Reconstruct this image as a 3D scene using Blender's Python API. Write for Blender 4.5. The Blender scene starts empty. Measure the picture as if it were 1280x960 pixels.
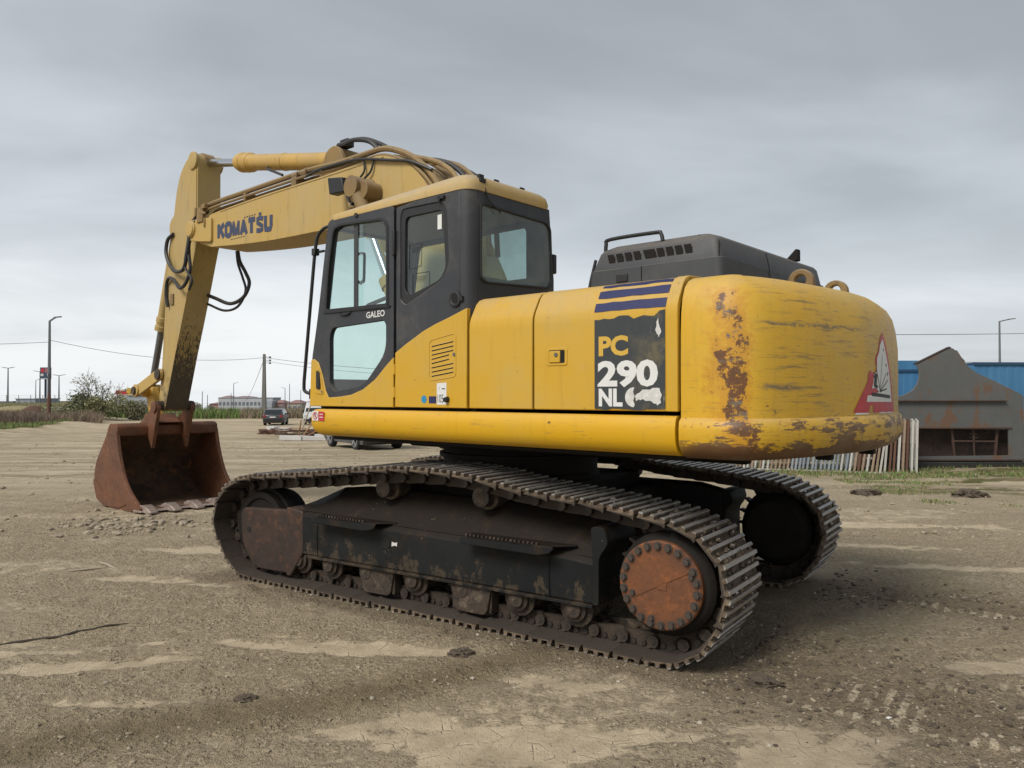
import bpy, bmesh, math, random
import numpy as np
from mathutils import Vector, Matrix
random.seed(7); np.random.seed(7)
R = math.radians; PI = math.pi
S = bpy.context.scene
COL = S.collection

# ------------------------------------------------------------------ camera
cam = bpy.data.cameras.new('camera'); co = bpy.data.objects.new('camera', cam); COL.objects.link(co)
co.location = (0, 0, 1.661); co.rotation_euler = (PI/2 + 0.01366, 0, 0)
cam.sensor_width = 36; cam.lens = 27.18; cam.clip_start = 0.05; cam.clip_end = 3000
S.camera = co

# ------------------------------------------------------------------ view, sun
S.view_settings.view_transform = 'Standard'; S.view_settings.look = 'None'
S.view_settings.exposure = 1.0; S.view_settings.gamma = 1.0
SUN_EL, SUN_AZ = R(46), R(222)      # azimuth clockwise from +Y
sd = bpy.data.lights.new('sun', 'SUN'); sd.energy = 1.5; sd.angle = R(24); sd.color = (1, .955, .89)
so = bpy.data.objects.new('sun', sd); COL.objects.link(so)
sv = Vector((math.sin(SUN_AZ)*math.cos(SUN_EL), math.cos(SUN_AZ)*math.cos(SUN_EL), math.sin(SUN_EL)))
so.rotation_euler = (-sv).to_track_quat('-Z', 'Y').to_euler(); so.location = sv*50

# ------------------------------------------------------------------ node helper
class NT:
    def __init__(s, tree): s.t = tree; s.L = tree.links
    def n(s, kind, **kw):
        x = s.t.nodes.new(kind)
        for k, v in kw.items(): setattr(x, k, v)
        return x
    def put(s, sock, v):
        if v is None: return
        if isinstance(v, bpy.types.NodeSocket): s.L.new(v, sock)
        elif isinstance(v, (tuple, list)):
            v = tuple(v)
            if sock.type == 'RGBA' and len(v) == 3: v = v + (1,)
            sock.default_value = v
        else: sock.default_value = v
    def coord(s, which='Object'): return s.n('ShaderNodeTexCoord').outputs[which]
    def mapv(s, vec, scale=(1,1,1), loc=(0,0,0), rot=(0,0,0)):
        m = s.n('ShaderNodeMapping'); s.put(m.inputs['Vector'], vec); s.put(m.inputs['Scale'], scale); s.put(m.inputs['Location'], loc); s.put(m.inputs['Rotation'], rot)
        return m.outputs[0]
    def noise(s, vec, scale, detail=5, rough=.6, dist=0, out='Fac'):
        m = s.n('ShaderNodeTexNoise'); s.put(m.inputs['Vector'], vec); s.put(m.inputs['Scale'], scale); s.put(m.inputs['Detail'], detail); s.put(m.inputs['Roughness'], rough); s.put(m.inputs['Distortion'], dist)
        return m.outputs[out]
    def vor(s, vec, scale, feature='F1', out='Distance', rnd=1):
        m = s.n('ShaderNodeTexVoronoi', feature=feature); s.put(m.inputs['Vector'], vec); s.put(m.inputs['Scale'], scale); s.put(m.inputs['Randomness'], rnd)
        return m.outputs[out]
    def mr(s, v, a, b, c=0, d=1, kind='SMOOTHSTEP'):
        m = s.n('ShaderNodeMapRange', interpolation_type=kind); s.put(m.inputs[0], v); s.put(m.inputs[1], a); s.put(m.inputs[2], b); s.put(m.inputs[3], c); s.put(m.inputs[4], d)
        return m.outputs[0]
    def m(s, op, a, b=None, c=None):
        x = s.n('ShaderNodeMath', operation=op); s.put(x.inputs[0], a); s.put(x.inputs[1], b); s.put(x.inputs[2], c)
        return x.outputs[0]
    def mul(s, *a):
        r = a[0]
        for b in a[1:]: r = s.m('MULTIPLY', r, b)
        return r
    def mix(s, f, a, b, mode='MIX'):
        x = s.n('ShaderNodeMix', data_type='RGBA', blend_type=mode); s.put(x.inputs[0], f); s.put(x.inputs[6], a); s.put(x.inputs[7], b)
        return x.outputs[2]
    def sep(s, v):
        x = s.n('ShaderNodeSeparateXYZ'); s.put(x.inputs[0], v); return x.outputs
    def normal_z(s): return s.sep(s.n('ShaderNodeNewGeometry').outputs['Normal'])[2]
    def bump(s, h, strength=.3, dist=.02):
        x = s.n('ShaderNodeBump'); s.put(x.inputs['Height'], h); s.put(x.inputs['Strength'], strength); s.put(x.inputs['Distance'], dist)
        return x.outputs[0]
    def attr(s, name, out='Fac'):
        x = s.n('ShaderNodeAttribute'); x.attribute_name = name; return x.outputs[out]
    def rnd(s): return s.n('ShaderNodeObjectInfo').outputs['Random']

def new_mat(name):
    m = bpy.data.materials.new(name); m.use_nodes = True
    t = NT(m.node_tree); b = m.node_tree.nodes['Principled BSDF']
    return m, t, b
def simple(name, col, rough=.6, metal=0, var=.15, scale=6, bump=.0, bscale=60, rand=0, spec=None, dust=0, dustcol=(.25,.2,.14)):
    m, t, b = new_mat(name)
    v = t.coord()
    f = t.noise(v, scale, 6, .65)
    c = t.mix(f, tuple(x*(1-var) for x in col), tuple(min(1, x*(1+var)) for x in col))
    if rand: 
        c = t.mix(t.mr(t.rnd(), 0, 1, 0, rand, 'LINEAR'), c, tuple(x*.35 for x in col))
    if dust:
        d = t.mul(t.mr(t.normal_z(), .2, .9), t.mr(t.noise(v, scale*1.7, 6, .7), .3, .7), dust)
        c = t.mix(d, c, dustcol)
    t.put(b.inputs['Base Color'], c); b.inputs['Roughness'].default_value = rough; b.inputs['Metallic'].default_value = metal
    if spec is not None: b.inputs['Specular IOR Level'].default_value = spec
    if bump: t.put(b.inputs['Normal'], t.bump(t.noise(v, bscale, 5, .7), bump, .01))
    return m

# ------------------------------------------------------------------ world: overcast sky
W = bpy.data.worlds.new('World'); S.world = W; W.use_nodes = True
t = NT(W.node_tree); bg = W.node_tree.nodes['Background']
sky = t.n('ShaderNodeTexSky', sky_type='NISHITA'); sky.sun_disc = False; sky.sun_elevation = SUN_EL; sky.sun_rotation = SUN_AZ
sky.altitude = 100; sky.air_density = 1.3; sky.dust_density = 2.5
d = t.coord('Generated'); x, y, z = t.sep(d)
zz = t.m('ADD', t.m('MAXIMUM', z, 0), .16)
cv = t.n('ShaderNodeCombineXYZ'); t.put(cv.inputs[0], t.m('DIVIDE', x, zz)); t.put(cv.inputs[1], t.m('DIVIDE', y, zz)); t.put(cv.inputs[2], 3.1)
cvr = t.mapv(cv.outputs[0], (.55, .85, 1), (1.3, .4, 0), (0, 0, R(24)))
n1 = t.noise(cvr, .42, 5, .5, .5)
n2 = t.noise(t.mapv(cvr, (1.25, 1, 1), (3, 1, 0)), 1.0, 6, .52, .5)
cl = t.m('ADD', t.m('MULTIPLY', n1, .6), t.m('MULTIPLY', n2, .40))
# the deck is thinner towards the west (left of the view)
cl = t.m('ADD', cl, t.mul(x, -.15))
# thinner cloud towards the low sky (all round), thick deck overhead
low = t.mr(z, .0, .40, .20, -.04)
cl = t.m('ADD', cl, low)
c = t.mix(t.mr(cl, .40, .66), (1.86, 1.99, 2.13), (3.25, 3.45, 3.68))
c = t.mix(t.mr(cl, .60, .82), c, (4.7, 4.82, 4.92))
c = t.mix(.93, sky.outputs[0], c)
t.put(bg.inputs['Color'], c); bg.inputs['Strength'].default_value = .1

# ------------------------------------------------------------------ mesh helpers
def rounded(poly, r, n=4):
    out = []; N = len(poly)
    for i in range(N):
        p = Vector(poly[i]); a = Vector(poly[i-1]); b = Vector(poly[(i+1) % N])
        rr = r[i] if isinstance(r, (list, tuple)) else r
        da = (a-p); db = (b-p); la, lb = da.length, db.length
        if rr <= 0 or la < 1e-6 or lb < 1e-6: out.append(tuple(p)); continue
        k = min(rr, la*.48, lb*.48)
        p0 = p+da/la*k; p1 = p+db/lb*k
        for j in range(n+1):
            q = j/n
            w = p0*(1-q)**2+p*2*q*(1-q)+p1*q*q
            out.append((w.x, w.y))
    return out
def catmull(pts, n=6, closed=False):
    P = [Vector(p) for p in pts]; out = []
    N = len(P); rng = N if closed else N-1
    for i in range(rng):
        p0 = P[(i-1) % N] if closed or i > 0 else P[0]*2-P[1]
        p1 = P[i]; p2 = P[(i+1) % N]
        p3 = P[(i+2) % N] if closed or i+2 < N else P[-1]*2-P[-2]
        for j in range(n):
            q = j/n
            out.append(.5*((2*p1)+(p2-p0)*q+(2*p0-5*p1+4*p2-p3)*q*q+(3*p1-p0-3*p2+p3)*q**3))
    if not closed: out.append(P[-1])
    return out

class MB:
    def __init__(s): s.v = []; s.f = []; s.mi = []; s.cm = 0
    def add(s, vs, fs):
        o = len(s.v); s.v += [tuple(p) for p in vs]
        for f in fs: s.f.append(tuple(i+o for i in f)); s.mi.append(s.cm)
        return s
    def box(s, c, d, rz=0, M=None):
        hx, hy, hz = d[0]/2, d[1]/2, d[2]/2
        vs = [Vector((a*hx, b*hy, e*hz)) for e in (-1, 1) for b in (-1, 1) for a in (-1, 1)]
        m = M if M is not None else Matrix.Rotation(rz, 3, 'Z')
        vs = [m @ p + Vector(c) for p in vs]
        return s.add(vs, [(0,2,3,1),(4,5,7,6),(0,1,5,4),(2,6,7,3),(0,4,6,2),(1,3,7,5)])
    def bar(s, p0, p1, w, h=None, up=(0,0,1)):
        p0, p1 = Vector(p0), Vector(p1); h = h or w
        x = (p1-p0).normalized(); u = Vector(up)
        if abs(x.dot(u)) > .97: u = Vector((1, 0, 0))
        y = u.cross(x).normalized(); zz = x.cross(y)
        vs = [p + y*a*w/2 + zz*b*h/2 for p in (p0, p1) for b in (-1, 1) for a in (-1, 1)]
        return s.add(vs, [(0,2,3,1),(4,5,7,6),(0,1,5,4),(2,6,7,3),(0,4,6,2),(1,3,7,5)])
    def prism(s, poly, t0, t1, fn):
        n = len(poly)
        vs = [fn(a, b, t0) for a, b in poly]+[fn(a, b, t1) for a, b in poly]
        fs = [tuple(range(n)), tuple(reversed(range(n, 2*n)))]
        for i in range(n):
            j = (i+1) % n; fs.append((i, i+n, j+n, j))
        return s.add(vs, fs)
    def uz(s, poly, v0, v1): return s.prism(poly, v0, v1, lambda a, b, q: (a, q, b))
    def vz(s, poly, u0, u1): return s.prism(poly, u0, u1, lambda a, b, q: (q, a, b))
    def uv(s, poly, z0, z1): return s.prism(poly, z0, z1, lambda a, b, q: (a, b, q))
    def plate(s, outer, holes, t0, t1, fn):
        bm = bmesh.new()
        for loop in [outer]+holes:
            vs = [bm.verts.new((a, b, 0)) for a, b in loop]
            for i in range(len(vs)): bm.edges.new((vs[i-1], vs[i]))
        bmesh.ops.triangle_fill(bm, use_beauty=True, edges=bm.edges[:])
        bm.verts.index_update()
        V = [(q.co.x, q.co.y) for q in bm.verts]; F = [[q.index for q in f.verts] for f in bm.faces]
        n = len(V)
        vs = [fn(a, b, t0) for a, b in V]+[fn(a, b, t1) for a, b in V]
        fs = [tuple(f) for f in F]+[tuple(i+n for i in reversed(f)) for f in F]
        for e in bm.edges:
            if len(e.link_faces) == 1:
                i, j = e.verts[0].index, e.verts[1].index
                fs.append((i, j, j+n, i+n))
        bm.free()
        return s.add(vs, fs)
    def tube(s, pts, r, n=8, cap=True, smooth=0):
        if smooth: pts = catmull(pts, smooth)
        P = [Vector(p) for p in pts]; N = len(P)
        rs = r if isinstance(r, (list, tuple)) else [r]*N
        if len(rs) != N: rs = [rs[0]+(rs[-1]-rs[0])*i/(N-1) for i in range(N)]
        T = []
        for i in range(N):
            d_ = (P[min(i+1, N-1)]-P[max(i-1, 0)])
            T.append(d_.normalized() if d_.length > 1e-9 else Vector((0,0,1)))
        u = T[0].cross(Vector((0, 0, 1)))
        if u.length < .1: u = T[0].cross(Vector((0, 1, 0)))
        u.normalize(); vs = []
        for i in range(N):
            u = (u-T[i]*u.dot(T[i])).normalized(); w = T[i].cross(u)
            vs += [P[i]+(u*math.cos(2*PI*k/n)+w*math.sin(2*PI*k/n))*rs[i] for k in range(n)]
        fs = [(i*n+k, i*n+(k+1) % n, (i+1)*n+(k+1) % n, (i+1)*n+k) for i in range(N-1) for k in range(n)]
        if cap: fs += [tuple(reversed(range(n))), tuple(range((N-1)*n, N*n))]
        return s.add(vs, fs)
    def lathe(s, prof, p0, axis, n=24):
        # prof: list of (distance along axis, radius)
        a = Vector(axis).normalized(); u = a.cross(Vector((0, 0, 1)))
        if u.length < .1: u = a.cross(Vector((1, 0, 0)))
        u.normalize(); w = a.cross(u); vs = []
        for h, r in prof: vs += [Vector(p0)+a*h+(u*math.cos(2*PI*k/n)+w*math.sin(2*PI*k/n))*r for k in range(n)]
        N = len(prof)
        fs = [(i*n+k, i*n+(k+1) % n, (i+1)*n+(k+1) % n, (i+1)*n+k) for i in range(N-1) for k in range(n)]
        fs += [tuple(reversed(range(n))), tuple(range((N-1)*n, N*n))]
        return s.add(vs, fs)
    def cyl(s, p0, p1, r, r1=None, n=20):
        p0 = Vector(p0); d_ = Vector(p1)-p0
        return s.lathe([(0, r), (d_.length, r if r1 is None else r1)], p0, d_, n)
    def loft(s, rings, closed=True, caps=True):
        n = len(rings[0]); vs = [p for r in rings for p in r]; fs = []
        for i in range(len(rings)-1):
            for k in range(n if closed else n-1):
                fs.append((i*n+k, i*n+(k+1) % n, (i+1)*n+(k+1) % n, (i+1)*n+k))
        if caps: fs += [tuple(reversed(range(n))), tuple(range((len(rings)-1)*n, len(rings)*n))]
        return s.add(vs, fs)
    def mesh(s, name, mats, smooth=35, fix=True):
        me = bpy.data.meshes.new(name); me.from_pydata(s.v, [], s.f); 
        for m_ in (mats if isinstance(mats, (list, tuple)) else [mats]): me.materials.append(m_)
        if any(s.mi): me.polygons.foreach_set('material_index', s.mi)
        if fix:
            bm = bmesh.new(); bm.from_mesh(me); bmesh.ops.recalc_face_normals(bm, faces=bm.faces[:]); bm.to_mesh(me); bm.free()
        if smooth:
            me.polygons.foreach_set('use_smooth', [True]*len(me.polygons)); me.set_sharp_from_angle(angle=R(smooth))
        me.update(); return me
    def build(s, name, mats, parent=None, bevel=0, seg=2, smooth=35, rz=0, loc=None, kind=None, fix=True):
        o = bpy.data.objects.new(name, s.mesh(name, mats, smooth, fix)); COL.objects.link(o)
        if parent: o.parent = parent
        if rz: o.rotation_euler = (0, 0, rz)
        if loc: o.location = loc
        if bevel:
            b = o.modifiers.new('bevel', 'BEVEL'); b.width = bevel; b.segments = seg; b.limit_method = 'ANGLE'; b.angle_limit = R(38)
        if kind: o['kind'] = kind
        return o
def link(name, me, parent=None, M=None):
    o = bpy.data.objects.new(name, me); COL.objects.link(o)
    if parent: o.parent = parent
    if M is not None: o.matrix_local = M
    return o
def thing(name, label, cat, loc=(0,0,0), rz=0, group=None):
    o = bpy.data.objects.new(name, None); COL.objects.link(o); o.location = loc; o.rotation_euler = (0, 0, rz)
    o.empty_display_size = .3
    return tag(o, label, cat, group)
def tag(o, label, cat, group=None):
    o['label'] = label; o['category'] = cat
    if group: o['group'] = group
    return o
def text_geo(txt, size, offset=0.0, sx=1.0):
    c = bpy.data.curves.new('lettering', 'FONT'); c.body = txt; c.size = size; c.offset = offset; c.resolution_u = 3
    o = bpy.data.objects.new('lettering', c); COL.objects.link(o)
    dg = bpy.context.evaluated_depsgraph_get(); me = bpy.data.meshes.new_from_object(o.evaluated_get(dg))
    vs = [(q.co.x*sx, q.co.y) for q in me.vertices]; fs = [tuple(p.vertices) for p in me.polygons]
    bpy.data.objects.remove(o); bpy.data.curves.remove(c); bpy.data.meshes.remove(me)
    x0 = min(v[0] for v in vs); y0 = min(v[1] for v in vs)
    return [(a-x0, b-y0) for a, b in vs], fs
GLYPHS = {k: text_geo(k[0], 1.0, k[1]) for k in (('PC', .042), ('290', .042), ('NL', .046), ('GALEO', .018), ('105', .0))}
def fit_text(txt, w, h, offset):
    vs, fs = GLYPHS[(txt, offset)]
    X = max(v[0] for v in vs); Y = max(v[1] for v in vs)
    return [(a*w/X, b*h/Y) for a, b in vs], fs

# numpy fractal noise
def vnoise(x, y, seed=0):
    xi = np.floor(x).astype(np.int64); yi = np.floor(y).astype(np.int64); fx = x-xi; fy = y-yi
    def h(a, b):
        n = (a*374761393 + b*668265263 + seed*974711) & 0x7fffffff
        n = ((n ^ (n >> 13))*1274126177) & 0x7fffffff
        return ((n ^ (n >> 16)) & 0xffff)/65535.
    sx = fx*fx*(3-2*fx); sy = fy*fy*(3-2*fy)
    return (h(xi, yi)*(1-sx)+h(xi+1, yi)*sx)*(1-sy)+(h(xi, yi+1)*(1-sx)+h(xi+1, yi+1)*sx)*sy
def fbm(x, y, octv=5, seed=0, gain=.5):
    a = 1; s = 0; n = 0
    for i in range(octv):
        s = s+a*vnoise(x, y, seed+i*17); n += a; a *= gain; x = x*2.03+11.3; y = y*2.03+5.7
    return s/n
def sst(x, a, b):
    q = np.clip((x-a)/(b-a), 0, 1); return q*q*(3-2*q)
def base_z(x, y):
    x = np.asarray(x, float); y = np.asarray(y, float)
    z = -1.05*np.clip((y-13)/47, 0, 1)**1.0
    z = z*sst(y, 10, 22)
    z = z - .045*np.maximum(y-330, 0)
    az = x/np.maximum(y, 1)
    k = sst(az, -.50, -.40)*(1-sst(az, .2, .5))
    return z - 5.6*sst(y, 112, 330)*k
def berm_d(x, y):
    # signed distance left of the verge line from (-33,48) to (-44,84)
    ax, ay, bx, by = -30.3, 46.0, -43.6, 84.0
    L = math.hypot(bx-ax, by-ay); dx, dy = (bx-ax)/L, (by-ay)/L
    return -( (x-ax)*dy-(y-ay)*dx ), (x-ax)*dx+(y-ay)*dy
def ground_z(x, y):
    x = np.asarray(x, float); y = np.asarray(y, float)
    z = base_z(x, y)
    d, s = berm_d(x, y)
    z = z + .28*np.exp(-((d-1.2)/1.3)**2)*(s > -30)*(.5+fbm(x*.9, y*.9, 3, 5))*sst(y, 20, 40)
    return z
def gz(x, y): return float(ground_z(np.array([x]), np.array([y]))[0])

# excavator frames
CX, CY, TA, UA = .077, 7.071, .9683, .8523
def t_coords(x, y):
    fx, fy = -math.sin(TA), math.cos(TA); lx, ly = -math.cos(TA), -math.sin(TA)
    return (x-CX)*fx+(y-CY)*fy, (x-CX)*lx+(y-CY)*ly
def t_world(u, v):
    return CX-u*math.sin(TA)-v*math.cos(TA), CY+u*math.cos(TA)-v*math.sin(TA)

# ================================================================== GROUND
def axis(a, b, lo, hi, step, g):
    c = list(np.arange(a, b+1e-6, step)); q = step; p = b
    while p < hi: q *= g; p += q; c.append(p)
    q = step; p = a; l = []
    while p > lo: q *= g; p -= q; l.append(p)
    return np.array(l[::-1]+c)
gx = axis(-6.5, 6.5, -900, 900, .036, 1.045); gy = axis(2.2, 9.5, -60, 1500, .036, 1.035)
XX, YY = np.meshgrid(gx, gy); XX = XX.ravel(); YY = YY.ravel()
tu, tv = t_coords(XX, YY)
near = 1-sst(np.hypot(XX, YY-5), 25, 60)
# dried pale mud sheets v. loose darker gravel
gr = fbm(XX*.55+3.1+.35*fbm(XX*1.3, YY*1.3, 3, 90), YY*1.25+7.7, 5, 1, .58)
band = np.exp(-((YY-(3.5+.565*(XX+2.4)+.10*np.sin(XX*2.1)))/.27)**2)*(1-sst(XX, .35, .9))*sst(XX, -4.2, -2.9)
churn = np.exp(-(((tv-1.2)/.75)**2))*sst(-tu, 2.1, 2.6)*(1-sst(-tu, 4.6, 6.5))
churn = np.maximum(churn, np.exp(-(((tv+1.2)/.6)**2))*sst(-tu, 2.1, 2.6)*(1-sst(-tu, 5, 8)))
edge = np.exp(-((tv-1.60)/.13)**2)*(1-sst(np.abs(tu), 2.3, 2.7))*.75
mud = sst(gr+.16*(fbm(XX*3.3, YY*5.5, 4, 19)-.5), .44, .66)*(1-.9*band)*(1-.85*churn)*(1-.6*edge)
pale = 0*XX
for (px_, py_, rx_, ry_, sl_) in ((-.05, 3.62, 1.5, .42, .05), (-1.0, 5.12, 1.1, .17, -.12), (-3.1, 5.05, 1.0, .19, .10), (-2.55, 4.78, .6, .12, .2), (-2.3, 6.8, .55, .10, .0), (-3.3, 7.0, .7, .16, .0), (-1.75, 4.2, .9, .07, .04), (-2.9, 8.3, 1.2, .2, .0), (1.35, 3.55, .6, .25, .1), (3.3, 8.6, 1.8, .18, -.15), (4.6, 7.4, 1.6, .14, -.12), (.0, 4.55, .5, .10, -.3), (3.0, 4.75, .5, .13, .1), (4.4, 9.9, 2.4, .22, -.1)):
    pale = np.maximum(pale, np.exp(-np.clip(((XX-px_)/rx_)**2+((YY-py_-sl_*(XX-px_))/ry_)**2, 0, 40)))
pn = fbm(XX*1.5+.3*fbm(XX*4, YY*4, 2, 46), YY*3.4, 6, 44, .66)-.5
pale = sst(.62*pale+1.25*pn, .10, .50)*np.clip(pale*3.2, 0, 1)
mud = np.clip(np.maximum(mud*.6, pale*.9)*(1-.95*band), 0, 1)
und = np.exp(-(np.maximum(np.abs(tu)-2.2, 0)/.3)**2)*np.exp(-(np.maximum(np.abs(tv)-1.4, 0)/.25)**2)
# track prints behind the machine
prints = 0*XX
rut = np.exp(-(((tv-1.2)/.33)**6))*sst(-tu, 2.3, 2.6)*(1-sst(-tu, 4.5, 7))+np.exp(-(((tv+1.2)/.33)**6))*sst(-tu, 2.3, 2.6)*(1-sst(-tu, 5, 8))
grn = fbm(XX*7, YY*7, 5, 3, .62); grn2 = fbm(XX*21, YY*21, 4, 4, .6)
ridge = 1-np.abs(2*fbm(XX*1.1, YY*2.2, 4, 8)-1)
lump = sst(fbm(XX*4.3, YY*4.3, 4, 21), .58, .75)
Z = ground_z(XX, YY)
Z += near*((gr-.5)*.03*1.0 - mud*.006 + (1-mud)*((grn-.5)*.046+(grn2-.5)*.040) + mud*((grn-.5)*.010+(grn2-.5)*.006)
           + lump*(1-.8*mud)*.026*(.3+churn*1.3+band*.3) + edge*.055*sst(grn, .35, .75) + (ridge-.8)*.012*(1-mud) - rut*.012 + prints*.006)
Z -= und*near*np.maximum(Z-(-.004), 0)
far = sst(np.hypot(XX, YY-5), 5.5, 16)
# wheel ruts sweeping across the yard farther off
s_ = YY+.18*XX+1.2*np.sin(XX*.07)
rutf = np.sin(s_*2.1+2*fbm(XX*.15, YY*.15, 3, 70))*fbm(XX*.3, YY*.8, 3, 71)
Z += far*(1-sst(YY, 90, 110))*((rutf-.1)*.055*sst(fbm(XX*.11, YY*.16, 3, 73), .45, .62)+(fbm(XX*.8, YY*1.6, 4, 72)-.5)*.07)*(YY > 8)
dB, sB = berm_d(XX, YY)
left = sst(dB+1.6*(fbm(XX*.5, YY*.5, 4, 31)-.5), .4, 2.2)*sst(YY, 30, 45)
field = sst(YY+6*(fbm(XX*.08, YY*.1, 3, 33)-.5), 86, 90)*(1-sst(XX, 30, 60))
rgt = sst(XX+YY*.15, 6.5, 9.5)*sst(fbm(XX*.6, YY*2.4, 5, 35), .48, .60)*sst(YY, 10.5, 14)
rgt = np.maximum(rgt*.75, sst(YY+1.0*(fbm(XX*.7, YY*.7, 3, 36)-.5), 15.6, 16.6)*sst(XX, 3, 5)*(.45+.55*sst(fbm(XX*1.4, YY*2.6, 4, 39), .42, .58)))
wd = sst(fbm(XX*.35+9, YY*.9, 4, 37), .60, .68)*far*.45*sst(YY, 18, 30)
grass = np.clip(left+field+rgt+wd, 0, 1)
n, m_ = len(gy), len(gx)
idx = np.arange(n*m_).reshape(n, m_)
F = np.stack([idx[:-1, :-1], idx[:-1, 1:], idx[1:, 1:], idx[1:, :-1]], -1).reshape(-1, 4)
me = bpy.data.meshes.new('ground'); me.vertices.add(n*m_); me.vertices.foreach_set('co', np.stack([XX, YY, Z], 1).ravel().astype(np.float32))
me.loops.add(len(F)*4); me.loops.foreach_set('vertex_index', F.ravel().astype(np.int32)); me.polygons.add(len(F))
me.polygons.foreach_set('loop_start', np.arange(0, len(F)*4, 4, dtype=np.int32)); me.update(calc_edges=True)
me.polygons.foreach_set('use_smooth', [True]*len(F))
for nm, a in (('mud', mud), ('grass', grass), ('prints', prints), ('churn', np.clip(churn+edge+und*.8, 0, 1)), ('yard', far), ('band', band)):  # the churn layer also darkens the ground beneath the machine
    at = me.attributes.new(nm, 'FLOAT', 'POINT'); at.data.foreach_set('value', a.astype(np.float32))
M_ground, t, b = new_mat('dry_mud_ground')
v = t.coord()
fine = t.noise(v, 34, 8, .72); mid = t.noise(v, 5.5, 7, .66); big = t.noise(t.mapv(v, (.5, 1.3, 1)), .45, 6, .6)
gravel = t.mix(t.mr(fine, .34, .68), (.20, .168, .118), (.57, .485, .36))
gravel = t.mix(t.mr(mid, .35, .7), gravel, (.33, .275, .195))
mudc = t.mix(t.mr(mid, .3, .7), (.41, .345, .255), (.58, .495, .375))
mudc = t.mix(t.mul(t.mr(fine, .5, .7), .35), mudc, (.27, .225, .165))
crack = t.vor(t.mapv(v, (1, 1, .2)), 6.5, 'DISTANCE_TO_EDGE')
mudf = t.m('ADD', t.attr('mud'), t.m('MULTIPLY', t.m('SUBTRACT', mid, .5), 1.1))
mudf = t.m('ADD', mudf, t.mul(t.m('SUBTRACT', fine, .5), .9)); mudm = t.mr(mudf, .2, .85)
c = t.mix(mudm, gravel, mudc)
flk = t.mul(t.mr(t.noise(t.mapv(v, (1, 2.2, 1)), 8, 9, .78), .60, .66), t.mr(big, .35, .6))
c = t.mix(t.mul(flk, .6), c, t.mix(fine, (.10, .08, .055), (.2, .165, .115)))
fl2 = t.mr(t.noise(t.mapv(v, (1, 1.8, 1), (7, 3, 0)), 13, 9, .78), .62, .68)
c = t.mix(t.mul(fl2, .55), c, (.55, .47, .36))
c = t.mix(t.mul(t.attr('band'), .9), c, t.mix(fine, (.12, .097, .06), (.30, .245, .16)))
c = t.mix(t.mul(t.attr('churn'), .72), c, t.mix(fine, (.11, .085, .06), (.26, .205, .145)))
fx_, fy_, lx_, ly_ = -math.sin(TA), math.cos(TA), -math.cos(TA), -math.sin(TA)
px_, py_, pz_ = t.sep(v); px_ = t.m('SUBTRACT', px_, CX); py_ = t.m('SUBTRACT', py_, CY)
wob = t.mul(t.m('SUBTRACT', t.noise(v, 11, 4, .6), .5), .03)
su = t.m('ADD', t.m('ADD', t.mul(px_, fx_), t.mul(py_, fy_)), wob); sv_ = t.m('ADD', t.m('ADD', t.mul(px_, lx_), t.mul(py_, ly_)), wob)
tri_ = t.m('PINGPONG', su, .0425); barm = t.mr(tri_, .014, .024, 1, 0)
def win(s_, a_, b_, e): return t.mul(t.mr(s_, a_-e, a_+e), t.mr(s_, b_-e, b_+e, 1, 0))
nb = t.noise(v, 3.1, 4, .6); nb2 = t.noise(v, 26, 4, .65)
pr1 = t.mul(win(su, -3.40, -2.98, .03), win(sv_, 1.0, 1.62, .03), t.mr(nb, .46, .56))
pr2 = t.mul(win(su, -4.4, -2.80, .05), win(sv_, 1.53, 1.60, .012), t.mr(nb, .36, .50))
pr3 = t.mul(win(su, -5.6, -2.55, .05), win(sv_, -1.09, -.92, .02), t.mr(nb, .38, .52))
pr4 = t.mul(win(su, -5.2, -3.4, .1), win(sv_, .55, 1.0, .05), t.mr(nb, .52, .60), .7)
pr5 = t.mul(win(su, -5.6, -3.2, .1), win(sv_, -1.5, -1.40, .02), t.mr(nb, .46, .56), .8)
prm = t.mul(barm, t.m('MAXIMUM', t.m('MAXIMUM', pr1, pr2), t.m('MAXIMUM', pr3, t.m('MAXIMUM', pr4, pr5))), t.mr(nb2, .25, .5))
c = t.mix(t.mul(prm, .85), c, (.60, .52, .40))
yardc = t.mix(t.mr(t.noise(t.mapv(v, (.14, 1.0, 1), (0, 0, 0), (0, 0, R(-12))), 1.3, 8, .66), .36, .64), (.32, .268, .19), (.62, .53, .405))
yardc = t.mix(t.mul(t.mr(big, .5, .7), .5), yardc, (.29, .25, .17))
c = t.mix(t.mul(t.attr('yard'), .8), c, yardc)
stone = t.mr(t.vor(v, 46, 'F1', 'Distance'), .16, .26, 1, 0); stsel = t.mr(t.noise(v, 9, 3, .5), .56, .66)
c = t.mix(t.mul(stone, stsel, .6), c, t.mix(fine, (.2, .18, .15), (.42, .39, .34)))
gcol = t.mix(t.mr(t.noise(v, 3, 6, .7), .35, .65), (.075, .082, .028), (.15, .15, .055))
gcol = t.mix(t.mr(t.noise(v, .9, 4, .6), .45, .65), gcol, (.2, .17, .095))
c = t.mix(t.mr(t.m('ADD', t.attr('grass'), t.m('MULTIPLY', t.m('SUBTRACT', t.noise(v, 4, 6, .75), .5), .8)), .35, .75), c, gcol)
t.put(b.inputs['Base Color'], t.mix(1.0, c, (.955, .925, .855), 'MULTIPLY')); b.inputs['Roughness'].default_value = .93; b.inputs['Specular IOR Level'].default_value = .2
gran = t.m('ADD', t.mul(t.mr(t.vor(v, 30), .0, .5, 1, 0), t.mr(t.noise(v, 4, 4, .6), .40, .62)), t.mul(t.mr(t.vor(v, 85), .0, .5, 1, 0), .5))
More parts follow.
